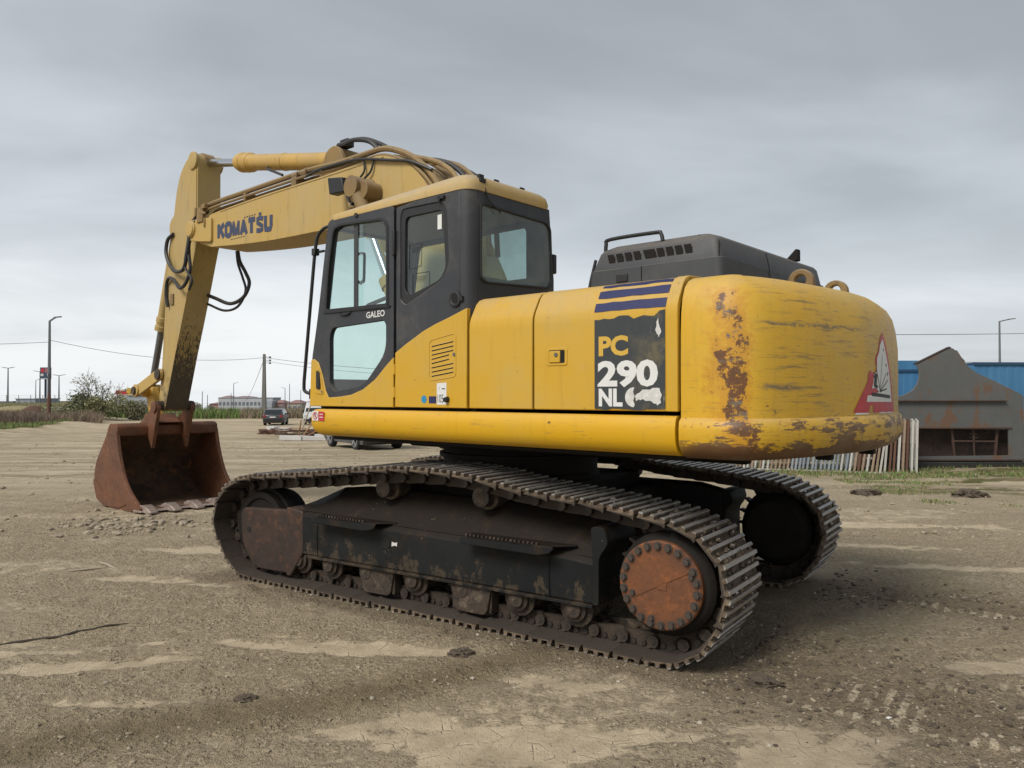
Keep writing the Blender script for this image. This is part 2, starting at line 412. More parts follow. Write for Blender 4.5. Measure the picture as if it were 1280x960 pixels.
h = t.m('ADD', t.mul(fine, t.mr(mudm, 0, 1, .7, .3)), t.mul(stone, stsel, .5))
h = t.m('ADD', h, t.mul(gran, t.mr(mudm, 0, 1, .75, .12)))
h = t.m('ADD', h, t.mul(t.mr(crack, 0, .03, -.35, 0), mudm, t.mr(mid, .5, .6)))
t.put(b.inputs['Normal'], t.bump(t.m('ADD', t.m('ADD', h, t.mul(t.noise(v, 130, 4, .6), .4)), t.mul(t.noise(v, 15, 5, .65), t.mr(mudm, 0, 1, 1.1, .3))), 1.0, .026))
me.materials.append(M_ground)
g = bpy.data.objects.new('ground', me); COL.objects.link(g); g['kind'] = 'structure'

# heights of the sculpted sheet, for things that rest on it
ZG = Z.reshape(n, m_)
def surf(x, y):
    i = int(np.clip(np.searchsorted(gy, y)-1, 0, n-2)); j = int(np.clip(np.searchsorted(gx, x)-1, 0, m_-2))
    fy = (y-gy[i])/(gy[i+1]-gy[i]); fx = (x-gx[j])/(gx[j+1]-gx[j])
    return float((ZG[i, j]*(1-fx)+ZG[i, j+1]*fx)*(1-fy)+(ZG[i+1, j]*(1-fx)+ZG[i+1, j+1]*fx)*fy)
MUD = mud.reshape(n, m_); CH = np.clip(churn+edge+band, 0, 1).reshape(n, m_)

# loose stones and crumbs of earth
M_stone = simple('loose_stone', (.30, .25, .18), .95, 0, .5, 3, .5, 90)
M_stone2 = simple('pale_stone', (.42, .38, .31), .95, 0, .3, 3, .4, 90)
M_clod = simple('dark_earth', (.10, .077, .055), .97, 0, .5, 8, .8, 60)
ICO = []
def ico_pts():
    bm = bmesh.new(); bmesh.ops.create_icosphere(bm, subdivisions=1, radius=1)
    V = np.array([q.co[:] for q in bm.verts]); Fc = np.array([[q.index for q in f.verts] for f in bm.faces]); bm.free(); return V, Fc
IV, IF = ico_pts()
def stones(name, mats, count, area, size, selector, seed, squash=.6, keep=None):
    rng = np.random.RandomState(seed); V = []; Fs = []; mi = []
    k = 0; tries = 0
    while k < count and tries < count*30:
        tries += 1
        x, y = area(rng)
        i = min(max(np.searchsorted(gy, y)-1, 0), n-2); j = min(max(np.searchsorted(gx, x)-1, 0), m_-2)
        if rng.rand() > selector(MUD[i, j], CH[i, j]): continue
        r = size(rng)
        A = Matrix.Rotation(rng.rand()*6.28, 3, 'Z') @ Matrix.Rotation(rng.rand()*.8-.4, 3, 'X')
        P = IV*(1+.35*(rng.rand(len(IV), 1)-.5))*np.array([r*(.7+.7*rng.rand()), r*(.6+.5*rng.rand()), r*squash*(.6+.6*rng.rand())])
        P = P @ np.array(A).T + np.array([x, y, surf(x, y)+r*.18])
        Fs.append(IF+12*k); V.append(P); mi += [int(rng.rand() < .10)]*20; k += 1
    V = np.concatenate(V); Fs = np.concatenate(Fs)
    me = bpy.data.meshes.new(name); me.from_pydata(V.tolist(), [], Fs.tolist())
    for q in mats: me.materials.append(q)
    me.polygons.foreach_set('material_index', mi)
    me.polygons.foreach_set('use_smooth', [True]*len(Fs)); me.set_sharp_from_angle(angle=R(22))
    o = bpy.data.objects.new(name, me); COL.objects.link(o); o['kind'] = 'stuff'; return o
def a_near(rng):
    y = 2.6+7*rng.rand()**1.6; return (rng.rand()*2-1)*(.75*y+.3), y
stones('gravel', [M_stone, M_stone2], 5200, a_near, lambda q: .004+.011*q.rand()**4, lambda m, c: (1-m)*.6+c*.5+.05, 5)
def a_rear(rng):
    u = -2.35-2.2*rng.rand()**1.4; v = (1.2+.5*rng.randn()) if rng.rand() < .7 else (-1.2+.35*rng.randn()); return t_world(u, v)
stones('crumbled_earth', [M_clod, M_stone], 2600, a_rear, lambda q: .004+.018*q.rand()**5, lambda m, c: max(.03, 1-1.6*m), 6)
def a_bkt(rng):
    return -4.9+1.2*rng.randn()*.35, 9.85+.3*rng.randn()
stones('spilled_earth', [M_stone, M_clod], 260, a_bkt, lambda q: .015+.055*q.rand()**3, lambda m, c: 1, 8)
def a_far(rng):
    y = 9+28*rng.rand()**1.3; return (rng.rand()*2-1)*.72*y, y
stones('yard_stones', [M_stone, M_stone2], 2600, a_far, lambda q: .012+.045*q.rand()**4, lambda m, c: .8, 9)

def clod(x, y, r, label, seed, cat='earth clod', mat_=None, group='clods of earth on the yard'):
    bm = bmesh.new(); bmesh.ops.create_icosphere(bm, subdivisions=4, radius=1); mb = MB()
    P = np.array([q.co[:] for q in bm.verts]); F_ = [tuple(q.index for q in f.verts) for f in bm.faces]; bm.free()
    nn = fbm(P[:, 0]*2.3+P[:, 2]*1.7+seed*7.1, P[:, 1]*2.3+P[:, 2]*.9+40, 5, seed, .68); n2 = fbm(P[:, 0]*7+P[:, 2]*3+seed, P[:, 1]*7+60, 3, seed+5, .6)
    q_ = (.25+1.5*nn+.55*(n2-.5))
    P = P*q_[:, None]*np.array([1.15, .75, .5])*r
    mb.add(P.tolist(), F_)
    o = mb.build('earth_clod', mat_ or M_clod, smooth=24, loc=(x, y, surf(x, y))); return tag(o, label, cat, group)
clod(1.451, 4.473, .085, 'dark loose clod of earth lying behind the near track', 1)
clod(-.334, 4.99, .075, 'dark crumbled clod on the ground in front of the middle of the near track', 2)
clod(-1.45, 4.22, .05, 'small dark clod left of centre in the foreground gravel band', 3)
clod(7.45, 12.6, .22, 'low dark heap of earth on the right beyond the far track', 4)
clod(5.9, 12.9, .2, 'low brown heap of earth just behind the far track', 5)
M_twig = simple('weathered_wood', (.06, .048, .036), .9, 0, .4, 20)
M_twig2 = simple('pale_wood', (.36, .31, .23), .9, 0, .3, 20)
def stick(pts, r, label, m=M_twig):
    mb = MB(); mb.tube([(x, y, surf(x, y)+r*.5+dz) for x, y, dz in pts], [r*.5]+[r]*(len(pts)-2)+[r*.3], 6)
    return tag(mb.build('stick', m, smooth=50), label, 'stick', 'sticks lying on the ground')
stick([(-3.45, 5.10, -.004), (-3.36, 5.20, .0), (-3.27, 5.235, .003), (-3.2, 5.305, -.003), (-3.10, 5.325, .0), (-3.04, 5.42, .002), (-2.95, 5.46, -.002), (-2.90, 5.56, .001), (-2.78, 5.63, -.004)], .009, 'long dark stick half buried in the mud at the left')
stick([(-4.15, 7.25, .0), (-3.98, 7.32, .01), (-3.8, 7.45, 0)], .012, 'pale thin stick crossing another stick on the left', M_twig2)
stick([(-4.05, 7.6, .02), (-3.88, 7.46, .012), (-3.75, 7.36, 0)], .01, 'short pale stick lying over the longer pale stick', M_twig2)

# ================================================================== EXCAVATOR MATERIALS (object space = machine space: x forward, y left, z up)
def paint(name, base, faded, dust=.35, chip=.0, rough=.42, rust=(.11, .045, .02), scratch=.0, coat=.0, grime=.25, extra=None):
    m, t, b = new_mat(name); v = t.coord()
    big = t.noise(v, 1.3, 6, .6); med = t.noise(v, 7, 7, .68); fine = t.noise(v, 42, 6, .7)
    c = t.mix(t.mr(big, .3, .72), base, faded)
    streak = t.noise(t.mapv(v, (6, 6, .7)), 3.0, 6, .65)
    c = t.mix(t.mul(t.mr(streak, .52, .78), grime), c, tuple(x*.45 for x in faded))
    nz = t.normal_z()
    d = t.mul(t.mr(nz, .12, .8), t.mr(med, .2, .62), dust)
    d = t.m('ADD', d, t.mul(t.mr(t.noise(v, 2.6, 6, .7), .5, .75), dust*.35))
    c = t.mix(t.m('MINIMUM', d, 1), c, t.mix(fine, (.30, .24, .165), (.43, .355, .25)))
    if scratch:
        sc = t.noise(t.mapv(v, (1.5, 1.5, 26), (0, 0, 0), (R(4), R(3), 0)), 3.2, 7, .72)
        s1 = t.mul(t.mr(sc, .585, .64), t.mr(t.noise(v, 2.2, 4, .6), .42, .6), scratch)
        c = t.mix(s1, c, (.17, .125, .06))
    if chip:
        ch = t.mul(t.mr(t.noise(v, 16, 8, .74), .655, .675), chip)
        c = t.mix(ch, c, t.mix(fine, (.03, .022, .018), rust))
    if extra: c = extra(t, v, c, fine, med)
    t.put(b.inputs['Base Color'], c)
    t.put(b.inputs['Roughness'], t.mr(t.m('ADD', med, d), .3, 1.2, rough, min(1, rough+.35), 'LINEAR'))
    if coat: b.inputs['Coat Weight'].default_value = coat; b.inputs['Coat Roughness'].default_value = .25
    t.put(b.inputs['Normal'], t.bump(t.m('ADD', t.mul(med, .35), t.mul(fine, .12)), .16, .012))
    return m
YB = (.60, .325, .012); YF = (.56, .34, .055)
M_yel = paint('yellow_paint', (.555, .312, .010), (.53, .325, .04), .46, .7, .42)
M_skirt = paint('scuffed_yellow_paint', (.62, .34, .005), (.59, .34, .015), .22, .9, .36, scratch=.5)
M_boom = paint('faded_yellow_paint', (.44, .29, .075), (.425, .30, .115), .55, .5, .55, grime=.55)
def arm_wear(t, v, c, fine, med):
    x, y, z = t.sep(v); nx = t.sep(t.n('ShaderNodeNewGeometry').outputs['Normal'])
    st = t.noise(t.mapv(v, (20, 20, .32), (0, 0, 0), (0, R(-13), 0)), 2.2, 8, .74)
    back = t.mr(t.sep(t.n('ShaderNodeTexCoord').outputs['Normal'])[0], -.55, -.8, 0, 1)
    wear = t.mul(back, t.mr(t.m('ADD', st, t.mr(z, 1.4, 3.1, .30, -.10, 'LINEAR')), .54, .62))
    c = t.mix(t.mul(wear, .93), c, t.mix(fine, (.018, .016, .014), (.07, .055, .04)))
    low = t.mul(t.mr(z, 1.55, 2.2, 1, 0), t.mr(med, .42, .6))
    return t.mix(t.mul(low, .75), c, (.06, .045, .032))
M_arm = paint('faded_arm_paint', (.40, .275, .085), (.385, .28, .12), .42, .5, .58, grime=.6, extra=arm_wear)
def cw_wear_glare(t, v, c, fine, med):
    x, y, z = t.sep(v)
    def gauss(s, c0, w): q = t.m('DIVIDE', t.m('SUBTRACT', s, c0), w); return t.m('POWER', 2.718, t.m('MULTIPLY', t.mul(q, q), -1))
    n16 = t.noise(t.mapv(v, (1, 1, 1.5)), 17, 9, .76); n4 = t.noise(t.mapv(v, (1, 1, 3)), 4, 7, .7)
    ang = t.m('ARCTAN2', y, t.m('MULTIPLY', x, -1))
    rusty = t.mix(t.noise(v, 14, 6, .7), (.045, .026, .018), t.mix(fine, (.10, .038, .016), (.23, .075, .02)))
    # knocked rear corner
    cm = t.mul(gauss(ang, .462, .030), t.mr(z, 1.35, 1.6, .8, 1), t.mr(z, 2.15, 2.34, 1, 0))
    wide = t.mul(gauss(ang, .43, .10), t.mr(z, 1.55, 1.85, 1, 0))
    n16c = t.m('ADD', t.mul(t.noise(t.mapv(v, (1, 1, .6)), 10, 9, .74), .55), t.mul(n16, .45))
    k = t.mr(t.m('ADD', n16c, t.m('MULTIPLY', t.m('MAXIMUM', cm, t.mul(wide, .8)), .17)), .66, .685)
    halo = t.mr(t.m('ADD', n16c, t.m('MULTIPLY', cm, .24)), .56, .68)
    c = t.mix(t.mul(halo, .4), c, (.42, .14, .012))
    c = t.mix(t.mul(k, .95), c, t.mix(t.mr(n4, .5, .62), rusty, (.14, .125, .10)))
    # long scrape marks on the rear face
    sc = t.noise(t.mapv(v, (1.1, 1.1, 17)), 2.7, 8, .74)
    s1 = t.mul(t.mr(sc, .52, .61), t.mr(t.noise(t.mapv(v, (1, 1, 2)), 1.9, 5, .6), .36, .58), t.mr(ang, .46, .36, 0, 1))
    c = t.mix(t.mul(s1, .8), c, (.21, .14, .05))
    pale = t.mul(t.mr(ang, .42, -.1, 0, 1), t.mr(t.noise(t.mapv(v, (1, 1, 3)), 2.3, 6, .65), .3, .65))  # paler round the far side: dust plus sky glare put into the colour
    c = t.mix(t.mul(pale, .65), c, t.mix(fine, (.40, .27, .075), (.50, .37, .14)))
    s2 = t.mul(t.mr(t.noise(t.mapv(v, (1.6, 1.6, 9), (4, 2, 0)), 4.5, 8, .72), .625, .65), t.mr(ang, .42, .33, 0, 1))
    c = t.mix(t.mul(s2, .8), c, (.15, .135, .105))
    zw = t.m('ADD', z, t.mul(t.m('SUBTRACT', n4, .5), .10)); s3 = t.mul(t.m('ADD', gauss(zw, 2.065, .010), t.mul(gauss(zw, 1.70, .016), t.mr(ang, .28, .36, 0, 1))), t.mr(ang, .44, .40, 0, 1), t.mr(ang, .03, .14, 0, 1), t.mr(n16, .40, .5))
    c = t.mix(t.mul(s3, .85), c, (.12, .10, .075))
    # lower lip
    lip = t.m('ADD', t.mr(z, 1.30, 1.43, .36, .06, 'LINEAR'), t.mul(gauss(z, 1.47, .03), .10))
    n16l = t.noise(t.mapv(v, (.45, .45, 1.9)), 12, 9, .74)
    lipm = t.mul(t.mr(z, 1.515, 1.53, 1, 0), t.mr(t.m('ADD', t.m('ADD', n16l, t.mul(t.m('SUBTRACT', n4, .5), .4)), lip), .63, .675))
    lipm = t.mul(lipm, t.mr(ang, .56, .5, .15, 1))
    c = t.mix(t.mul(lipm, .95), c, t.mix(t.mr(n4, .45, .62), (.115, .052, .024), t.mix(fine, (.10, .045, .02), (.17, .115, .07))))
    # network of fine cracks
    cr = t.vor(t.m('ADD', 0, 0) if False else t.mapv(v, (1, 1, 2.2)), 13, 'DISTANCE_TO_EDGE')
    c = t.mix(t.mul(t.mr(cr, 0, .012, 1, 0), t.mr(t.noise(v, 3.3, 3, .5), .5, .62), .5), c, (.22, .14, .03))
    return c
M_cw = paint('battered_yellow_paint', (.61, .342, .006), (.575, .345, .03), .36, .8, .42, scratch=.4, extra=cw_wear_glare)
M_blk = paint('dark_grey_cab_paint', (.022, .024, .028), (.034, .036, .041), .30, 0, .44, grime=.5)
M_hood = paint('grey_plastic_hood', (.034, .037, .042), (.046, .049, .055), .22, 0, .5, grime=.4)
def frame_dirt(t, v, c, fine, med):
    d = t.mul(t.mr(t.normal_z(), .15, .55), t.mr(med, .1, .45))
    c = t.mix(t.mul(d, .9), c, t.mix(fine, (.008, .006, .0045), (.026, .0185, .0125)))
    z_ = t.sep(v)[2]; spl = t.mul(t.mr(t.m('ADD', t.noise(t.mapv(v, (1, 1, .7)), 9, 9, .76), t.mr(z_, .28, .62, .13, -.08, 'LINEAR')), .60, .68), t.mr(z_, .80, .60, 0, 1)); c = t.mix(t.mul(spl, .8), c, t.mix(fine, (.035, .026, .018), (.10, .075, .05)))
    bl = t.mul(t.mr(t.noise(v, 4.5, 8, .72), .50, .66), .8); c = t.mix(bl, c, t.mix(fine, (.014, .010, .007), (.045, .030, .018)))
    rs = t.mr(t.noise(t.mapv(v, (1.2, 1.2, 3)), 6, 8, .75), .64, .70); c = t.mix(t.mul(rs, .7), c, (.06, .028, .014))
    sp = t.mul(t.mr(t.vor(v, 17), .0, .12, 1, 0), t.mr(t.noise(v, 2.5, 3, .5), .55, .62))
    return t.mix(t.mul(sp, .8), c, (.30, .25, .18))
M_frame = paint('dark_track_frame', (.0095, .0112, .0117), (.0165, .0175, .0178), .0, .15, .55, rust=(.08, .04, .02), extra=frame_dirt); M_frame.node_tree.nodes['Principled BSDF'].inputs['Specular IOR Level'].default_value = .16
M_und = simple('greasy_dark_steel', (.014, .012, .010), .75, 0, .6, 6, .4, 40, spec=.2)
M_roll, t, b = new_mat('muddy_roller_steel'); v = t.coord()
n1 = t.noise(v, 13, 7, .72); n2 = t.noise(v, 50, 5, .7); c = t.mix(t.mr(n1, .3, .6), (.012, .009, .007), t.mix(n2, (.03, .021, .014), (.075, .05, .032)))
c = t.mix(t.mul(t.mr(t.noise(v, 7, 6, .7), .52, .66), .8), c, t.mix(n2, (.09, .065, .042), (.19, .145, .10)))
t.put(b.inputs['Base Color'], c); t.put(b.inputs['Roughness'], t.mr(n1, .3, .7, .5, .95)); t.put(b.inputs['Normal'], t.bump(t.m('ADD', n1, t.mul(n2, .4)), .7, .012))
m, t, b = new_mat('track_shoe_steel'); M_shoe = m
v = t.coord(); x, y, z = t.sep(v); rn = t.rnd()
vv = t.n('ShaderNodeVectorMath', operation='ADD'); t.put(vv.inputs[0], v)
cb = t.n('ShaderNodeCombineXYZ'); t.put(cb.inputs[0], t.mul(rn, 37.)); t.put(cb.inputs[1], t.mul(rn, 11.)); t.put(vv.inputs[1], cb.outputs[0]); v2 = vv.outputs[0]
n1 = t.noise(v2, 14, 7, .7); n2 = t.noise(v2, 60, 5, .7)
mudc = t.mix(t.mr(n1, .3, .7), (.045, .032, .022), t.mix(n2, (.12, .082, .052), (.20, .15, .10)))
tip = t.mr(t.m('ADD', z, t.mul(t.m('SUBTRACT', n1, .5), .018)), .020, .025)
lumpy = t.mr(t.noise(t.mapv(v2, (9, 22, 9)), 2.2, 5, .7), .45, .6)
mudc = t.mix(t.mul(lumpy, .75), mudc, t.mix(n2, (.15, .105, .065), (.27, .21, .14)))
mudc = t.mix(t.mr(z, -.006, -.010), mudc, t.mix(n2, (.028, .021, .016), (.075, .055, .04)))
mudc = t.mix(t.mr(rn, 0, 1, 0, .45, 'LINEAR'), mudc, (.03, .023, .017))
straw = t.mul(t.mr(t.noise(t.mapv(v2, (3, 30, 3)), 4, 4, .7), .66, .70), t.mr(z, .0, .01))
mudc = t.mix(t.mul(straw, .6), mudc, (.30, .22, .12))
c = t.mix(tip, mudc, t.mix(n1, (.26, .24, .22), (.52, .50, .47)))
t.put(b.inputs['Base Color'], c); t.put(b.inputs['Metallic'], t.mul(tip, .75)); t.put(b.inputs['Roughness'], t.mr(tip, 0, 1, .9, .5)); t.put(b.inputs['Normal'], t.bump(t.m('ADD', n1, t.mul(n2, .4)), .6, .01))
def rustmat(name, a, b_, c_, rough=.8, metal=.0, sc=3, bmp=.35, pale=0):
    m, t, b = new_mat(name); v = t.coord()
    n1 = t.noise(v, sc, 7, .66); n2 = t.noise(v, sc*6, 7, .72); n3 = t.noise(v, sc*2.3, 6, .7)
    c = t.mix(t.mr(n1, .32, .68), a, b_); c = t.mix(t.mr(n3, .5, .72), c, c_)
    c = t.mix(t.mul(t.mr(n2, .45, .75), .5), c, tuple(x*.4 for x in a))
    if pale: c = t.mix(t.mul(t.mr(t.noise(t.mapv(v, (1, 3, 1)), sc*3.1, 8, .75), .62, .68), pale), c, (.36, .27, .2))
    t.put(b.inputs['Base Color'], c); t.put(b.inputs['Roughness'], t.mr(n2, .2, .8, rough-.15, min(1, rough+.12))); b.inputs['Metallic'].default_value = metal
    t.put(b.inputs['Normal'], t.bump(t.m('ADD', n2, t.mul(n1, .5)), bmp, .012)); return m
M_rust = rustmat('rusty_bucket_steel', (.105, .045, .022), (.175, .068, .03), (.13, .068, .042), .66, .15, 3.2, .35, .35)
M_rustin = rustmat('rusty_bucket_inside', (.05, .032, .02), (.12, .066, .036), (.23, .10, .035), .85, 0, 2.6, .6, .25)
M_tooth = rustmat('worn_tooth_steel', (.26, .19, .15), (.44, .37, .33), (.16, .09, .065), .5, .35, 7)
M_cover = rustmat('rusty_orange_cover', (.17, .062, .022), (.11, .045, .022), (.26, .085, .022), .72, .1, 5, .3, .12)
M_yoke = rustmat('rust_stained_yoke', (.035, .022, .017), (.06, .034, .023), (.12, .052, .026), .7, .2, 4, .25, .1)
M_bolt = simple('dark_bolt_steel', (.085, .07, .058), .55, .5, .4, 20)
M_chrome, t, b = new_mat('chromed_rod'); b.inputs['Base Color'].default_value = (.46, .47, .49, 1); b.inputs['Metallic'].default_value = 1
t.put(b.inputs['Roughness'], t.mr(t.noise(t.coord(), 9, 4, .6), .3, .7, .10, .26))
M_rod2 = simple('dull_rod_steel', (.16, .16, .165), .35, .7, .2, 8)
M_hose = simple('black_rubber_hose', (.018, .018, .019), .5, 0, .4, 14, dust=.5, dustcol=(.14, .115, .085))
M_greasy = paint('greasy_yellow_steel', (.26, .165, .05), (.17, .11, .05), .5, .9, .6, grime=.8)
M_black = simple('black_rubber', (.012, .012, .013), .55, 0, .3, 10)
M_gap = simple('dark_gap', (.008, .007, .006), .9)
M_int = simple('cab_interior_plastic', (.035, .038, .040), .7, 0, .3, 5)
M_seat = simple('grey_seat_cloth', (.05, .052, .055), .9, 0, .3, 12)
M_beige = simple('beige_headlining', (.30, .28, .22), .9, 0, .1, 5)
M_blue = simple('blue_decal', (.013, .017, .08), .45, 0, .25, 12)
M_navy = simple('dark_blue_lettering', (.028, .038, .085), .5, 0, .3, 16)
M_white = simple('white_decal', (.66, .66, .64), .5, 0, .12, 20)
M_white2 = simple('scuffed_white', (.58, .57, .54), .6, 0, .45, 30)
M_red = simple('red_decal', (.45, .028, .035), .45, 0, .2, 15)
M_cyan = simple('light_blue_decal', (.02, .22, .40), .45, 0, .1, 15)
M_yl = simple('yellow_lettering', (.58, .36, .05), .5, 0, .15, 20)
m, t, b = new_mat('scratched_charcoal_decal'); M_dec = m
v = t.coord(); x, y, z = t.sep(v)
n1 = t.noise(v, 8, 6, .65); sc = t.noise(t.mapv(v, (30, 3, 3), (0, 0, 0), (0, R(38), 0)), 3.4, 7, .74); sc2 = t.noise(t.mapv(v, (26, 3, 3), (1, 0, 0), (0, R(-52), 0)), 3, 7, .74)
right = t.mr(x, -2.0, -2.25)
c = t.mix(n1, (.022, .028, .032), (.045, .05, .052))
c = t.mix(t.mul(t.mr(t.noise(v, 5, 5, .6), .45, .62), right, .8), c, (.15, .12, .06))
c = t.mix(t.mul(t.m('MAXIMUM', t.mr(sc, .64, .67), t.mr(sc2, .65, .68)), t.mr(right, 0, 1, .25, .9)), c, (.34, .33, .28))
t.put(b.inputs['Base Color'], c); b.inputs['Roughness'].default_value = .5
def glassmat(name, tint, rough=.0, refl=.9, dirt_sheen=.12):
    m, t, b = new_mat(name); m.node_tree.nodes.remove(b); out = m.node_tree.nodes['Material Output']
    tr = t.n('ShaderNodeBsdfTransparent'); tr.inputs[0].default_value = tint+(1,)
    gl = t.n('ShaderNodeBsdfGlossy'); gl.inputs['Roughness'].default_value = .02; gl.inputs['Color'].default_value = (refl, refl, refl, 1)
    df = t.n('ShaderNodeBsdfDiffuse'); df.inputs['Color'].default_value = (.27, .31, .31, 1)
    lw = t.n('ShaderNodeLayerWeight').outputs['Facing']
    v = t.coord(); f = t.mr(t.noise(v, 3, 7, .7), .35, .8, dirt_sheen*.2, dirt_sheen, 'LINEAR')
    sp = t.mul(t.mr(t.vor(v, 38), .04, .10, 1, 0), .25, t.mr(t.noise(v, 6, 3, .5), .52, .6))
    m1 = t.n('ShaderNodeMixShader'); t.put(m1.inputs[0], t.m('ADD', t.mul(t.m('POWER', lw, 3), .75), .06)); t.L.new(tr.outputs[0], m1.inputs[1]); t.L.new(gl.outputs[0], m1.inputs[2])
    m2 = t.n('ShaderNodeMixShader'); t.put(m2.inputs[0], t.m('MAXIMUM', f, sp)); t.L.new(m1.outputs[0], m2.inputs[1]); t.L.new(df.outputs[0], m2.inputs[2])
    t.L.new(m2.outputs[0], out.inputs[0]); return m
M_glass = glassmat('tinted_cab_glass', (.80, .93, .905), dirt_sheen=.09)
M_glass2 = glassmat('dusty_sheen_rear_glass', (.44, .57, .545), dirt_sheen=.62)  # dust layer raised so its pale tone also paints in sky reflections

# ================================================================== EXCAVATOR
exc = thing('excavator', 'large yellow tracked excavator with dark grey cab standing in the muddy yard', 'excavator', (CX, CY, 0), TA+PI/2)
URZ = UA-TA
def up(mb, name, mats, parent=None, bevel=0, seg=2, smooth=35):
    # upper-structure part: parts hang on the excavator, sub-parts on their part
    return mb.build(name, mats, parent or exc, bevel, seg, smooth, rz=URZ if parent is None else 0)

# ---------------- crawler tracks
PATH = [(-1.9, 0), (-1.4, 0), (-.9, 0), (-.4, 0), (.1, 0), (.6, 0), (1.1, 0), (1.6, 0), (1.95, .0), (2.16, .02), (2.34, .2), (2.48, .42), (2.50, .56), (2.41, .72), (2.23, .88), (2.02, .942), (1.6, .975), (1.34, .995),
        (.97, 1.035), (.45, 1.092), (.2, 1.112), (-.07, 1.12), (-.31, 1.115), (-.61, 1.089), (-.875, 1.04), (-1.15, 1.012), (-1.39, .998), (-1.78, .953), (-2.10, .905), (-2.28, .83), (-2.394, .735), (-2.446, .62), (-2.46, .5), (-2.445, .39), (-2.38, .226), (-2.27, .09), (-2.12, .015)]
def resample(path, N):
    P = [Vector(p) for p in path]+[Vector(path[0])]; L = [0]
    for i in range(len(P)-1): L.append(L[-1]+(P[i+1]-P[i]).length)
    out = []; j = 0
    for k in range(N):
        s = L[-1]*k/N
        while L[j+1] < s: j += 1
        out.append(P[j].lerp(P[j+1], (s-L[j])/(L[j+1]-L[j])))
    return out, L[-1]/N
NP = 52
PT, PITCH = resample(PATH, NP)
h = PITCH/2; rgs = np.random.RandomState(17); SHOES = []
for var in range(5):
    mb = MB(); 
    for gxp in (-.068, .004, .076):
        prof = [(gxp-.018, -.001), (gxp-.011, .026), (gxp+.011, .026), (gxp+.018, -.001)]
        if gxp < -.05: prof = [(gxp-.022, -.001), (gxp-.013, .030), (gxp+.009, .030), (gxp+.016, -.001)]
        mb.prism(prof, -.299, .299, lambda a, b, q: (a, q, b))
    mb.prism([(-h+.011, -.004), (-h+.02, 0), (h-.026, 0), (h-.011, -.010), (h-.011, -.034), (h-.034, -.022), (-h+.02, -.012), (-h+.011, -.012)], -.3, .3, lambda a, b, q: (a, q, b))
    for q in range(26 if var else 8):
        r_ = .012+.022*rgs.rand(); cx_ = rgs.choice([-.102, -.032, .04, .098])+rgs.randn()*.006; cy_ = rgs.uniform(-.27, .27)
        P = IV*(1+.7*(rgs.rand(12, 1)-.5))*np.array([r_*.8, r_*1.3, r_*.62])+np.array([cx_, cy_, .002+.006*rgs.rand()]); mb.add(P.tolist(), [tuple(f) for f in IF])
    SHOES.append(mb.mesh('track_shoe', M_shoe, 30))
mb = MB()
for s_ in (-1, 1):
    y0 = s_*.085
    pr_ = rounded([(-h-.035, -.045), (-h-.035, -.10), (-h+.02, -.125), (h-.03, -.118), (h+.03, -.105), (h+.03, -.05), (h-.02, -.016), (-h+.03, -.016)], .02, 2)
    mb.prism(pr_, y0-.017, y0+.017, lambda a, b, q: (a, q, b))
    mb.cyl((-h, y0, -.075), (-h, y0+s_*.055, -.075), .038, n=12)
    mb.cyl((-.03, y0, -.05), (-.03, y0+s_*.03, -.05), .018, n=6); mb.cyl((.04, y0, -.05), (.04, y0+s_*.03, -.05), .018, n=6)
mb.cyl((-h, -.09, -.075), (-h, .09, -.075), .033, n=10)
link_me = mb.mesh('track_link', M_roll, 30)

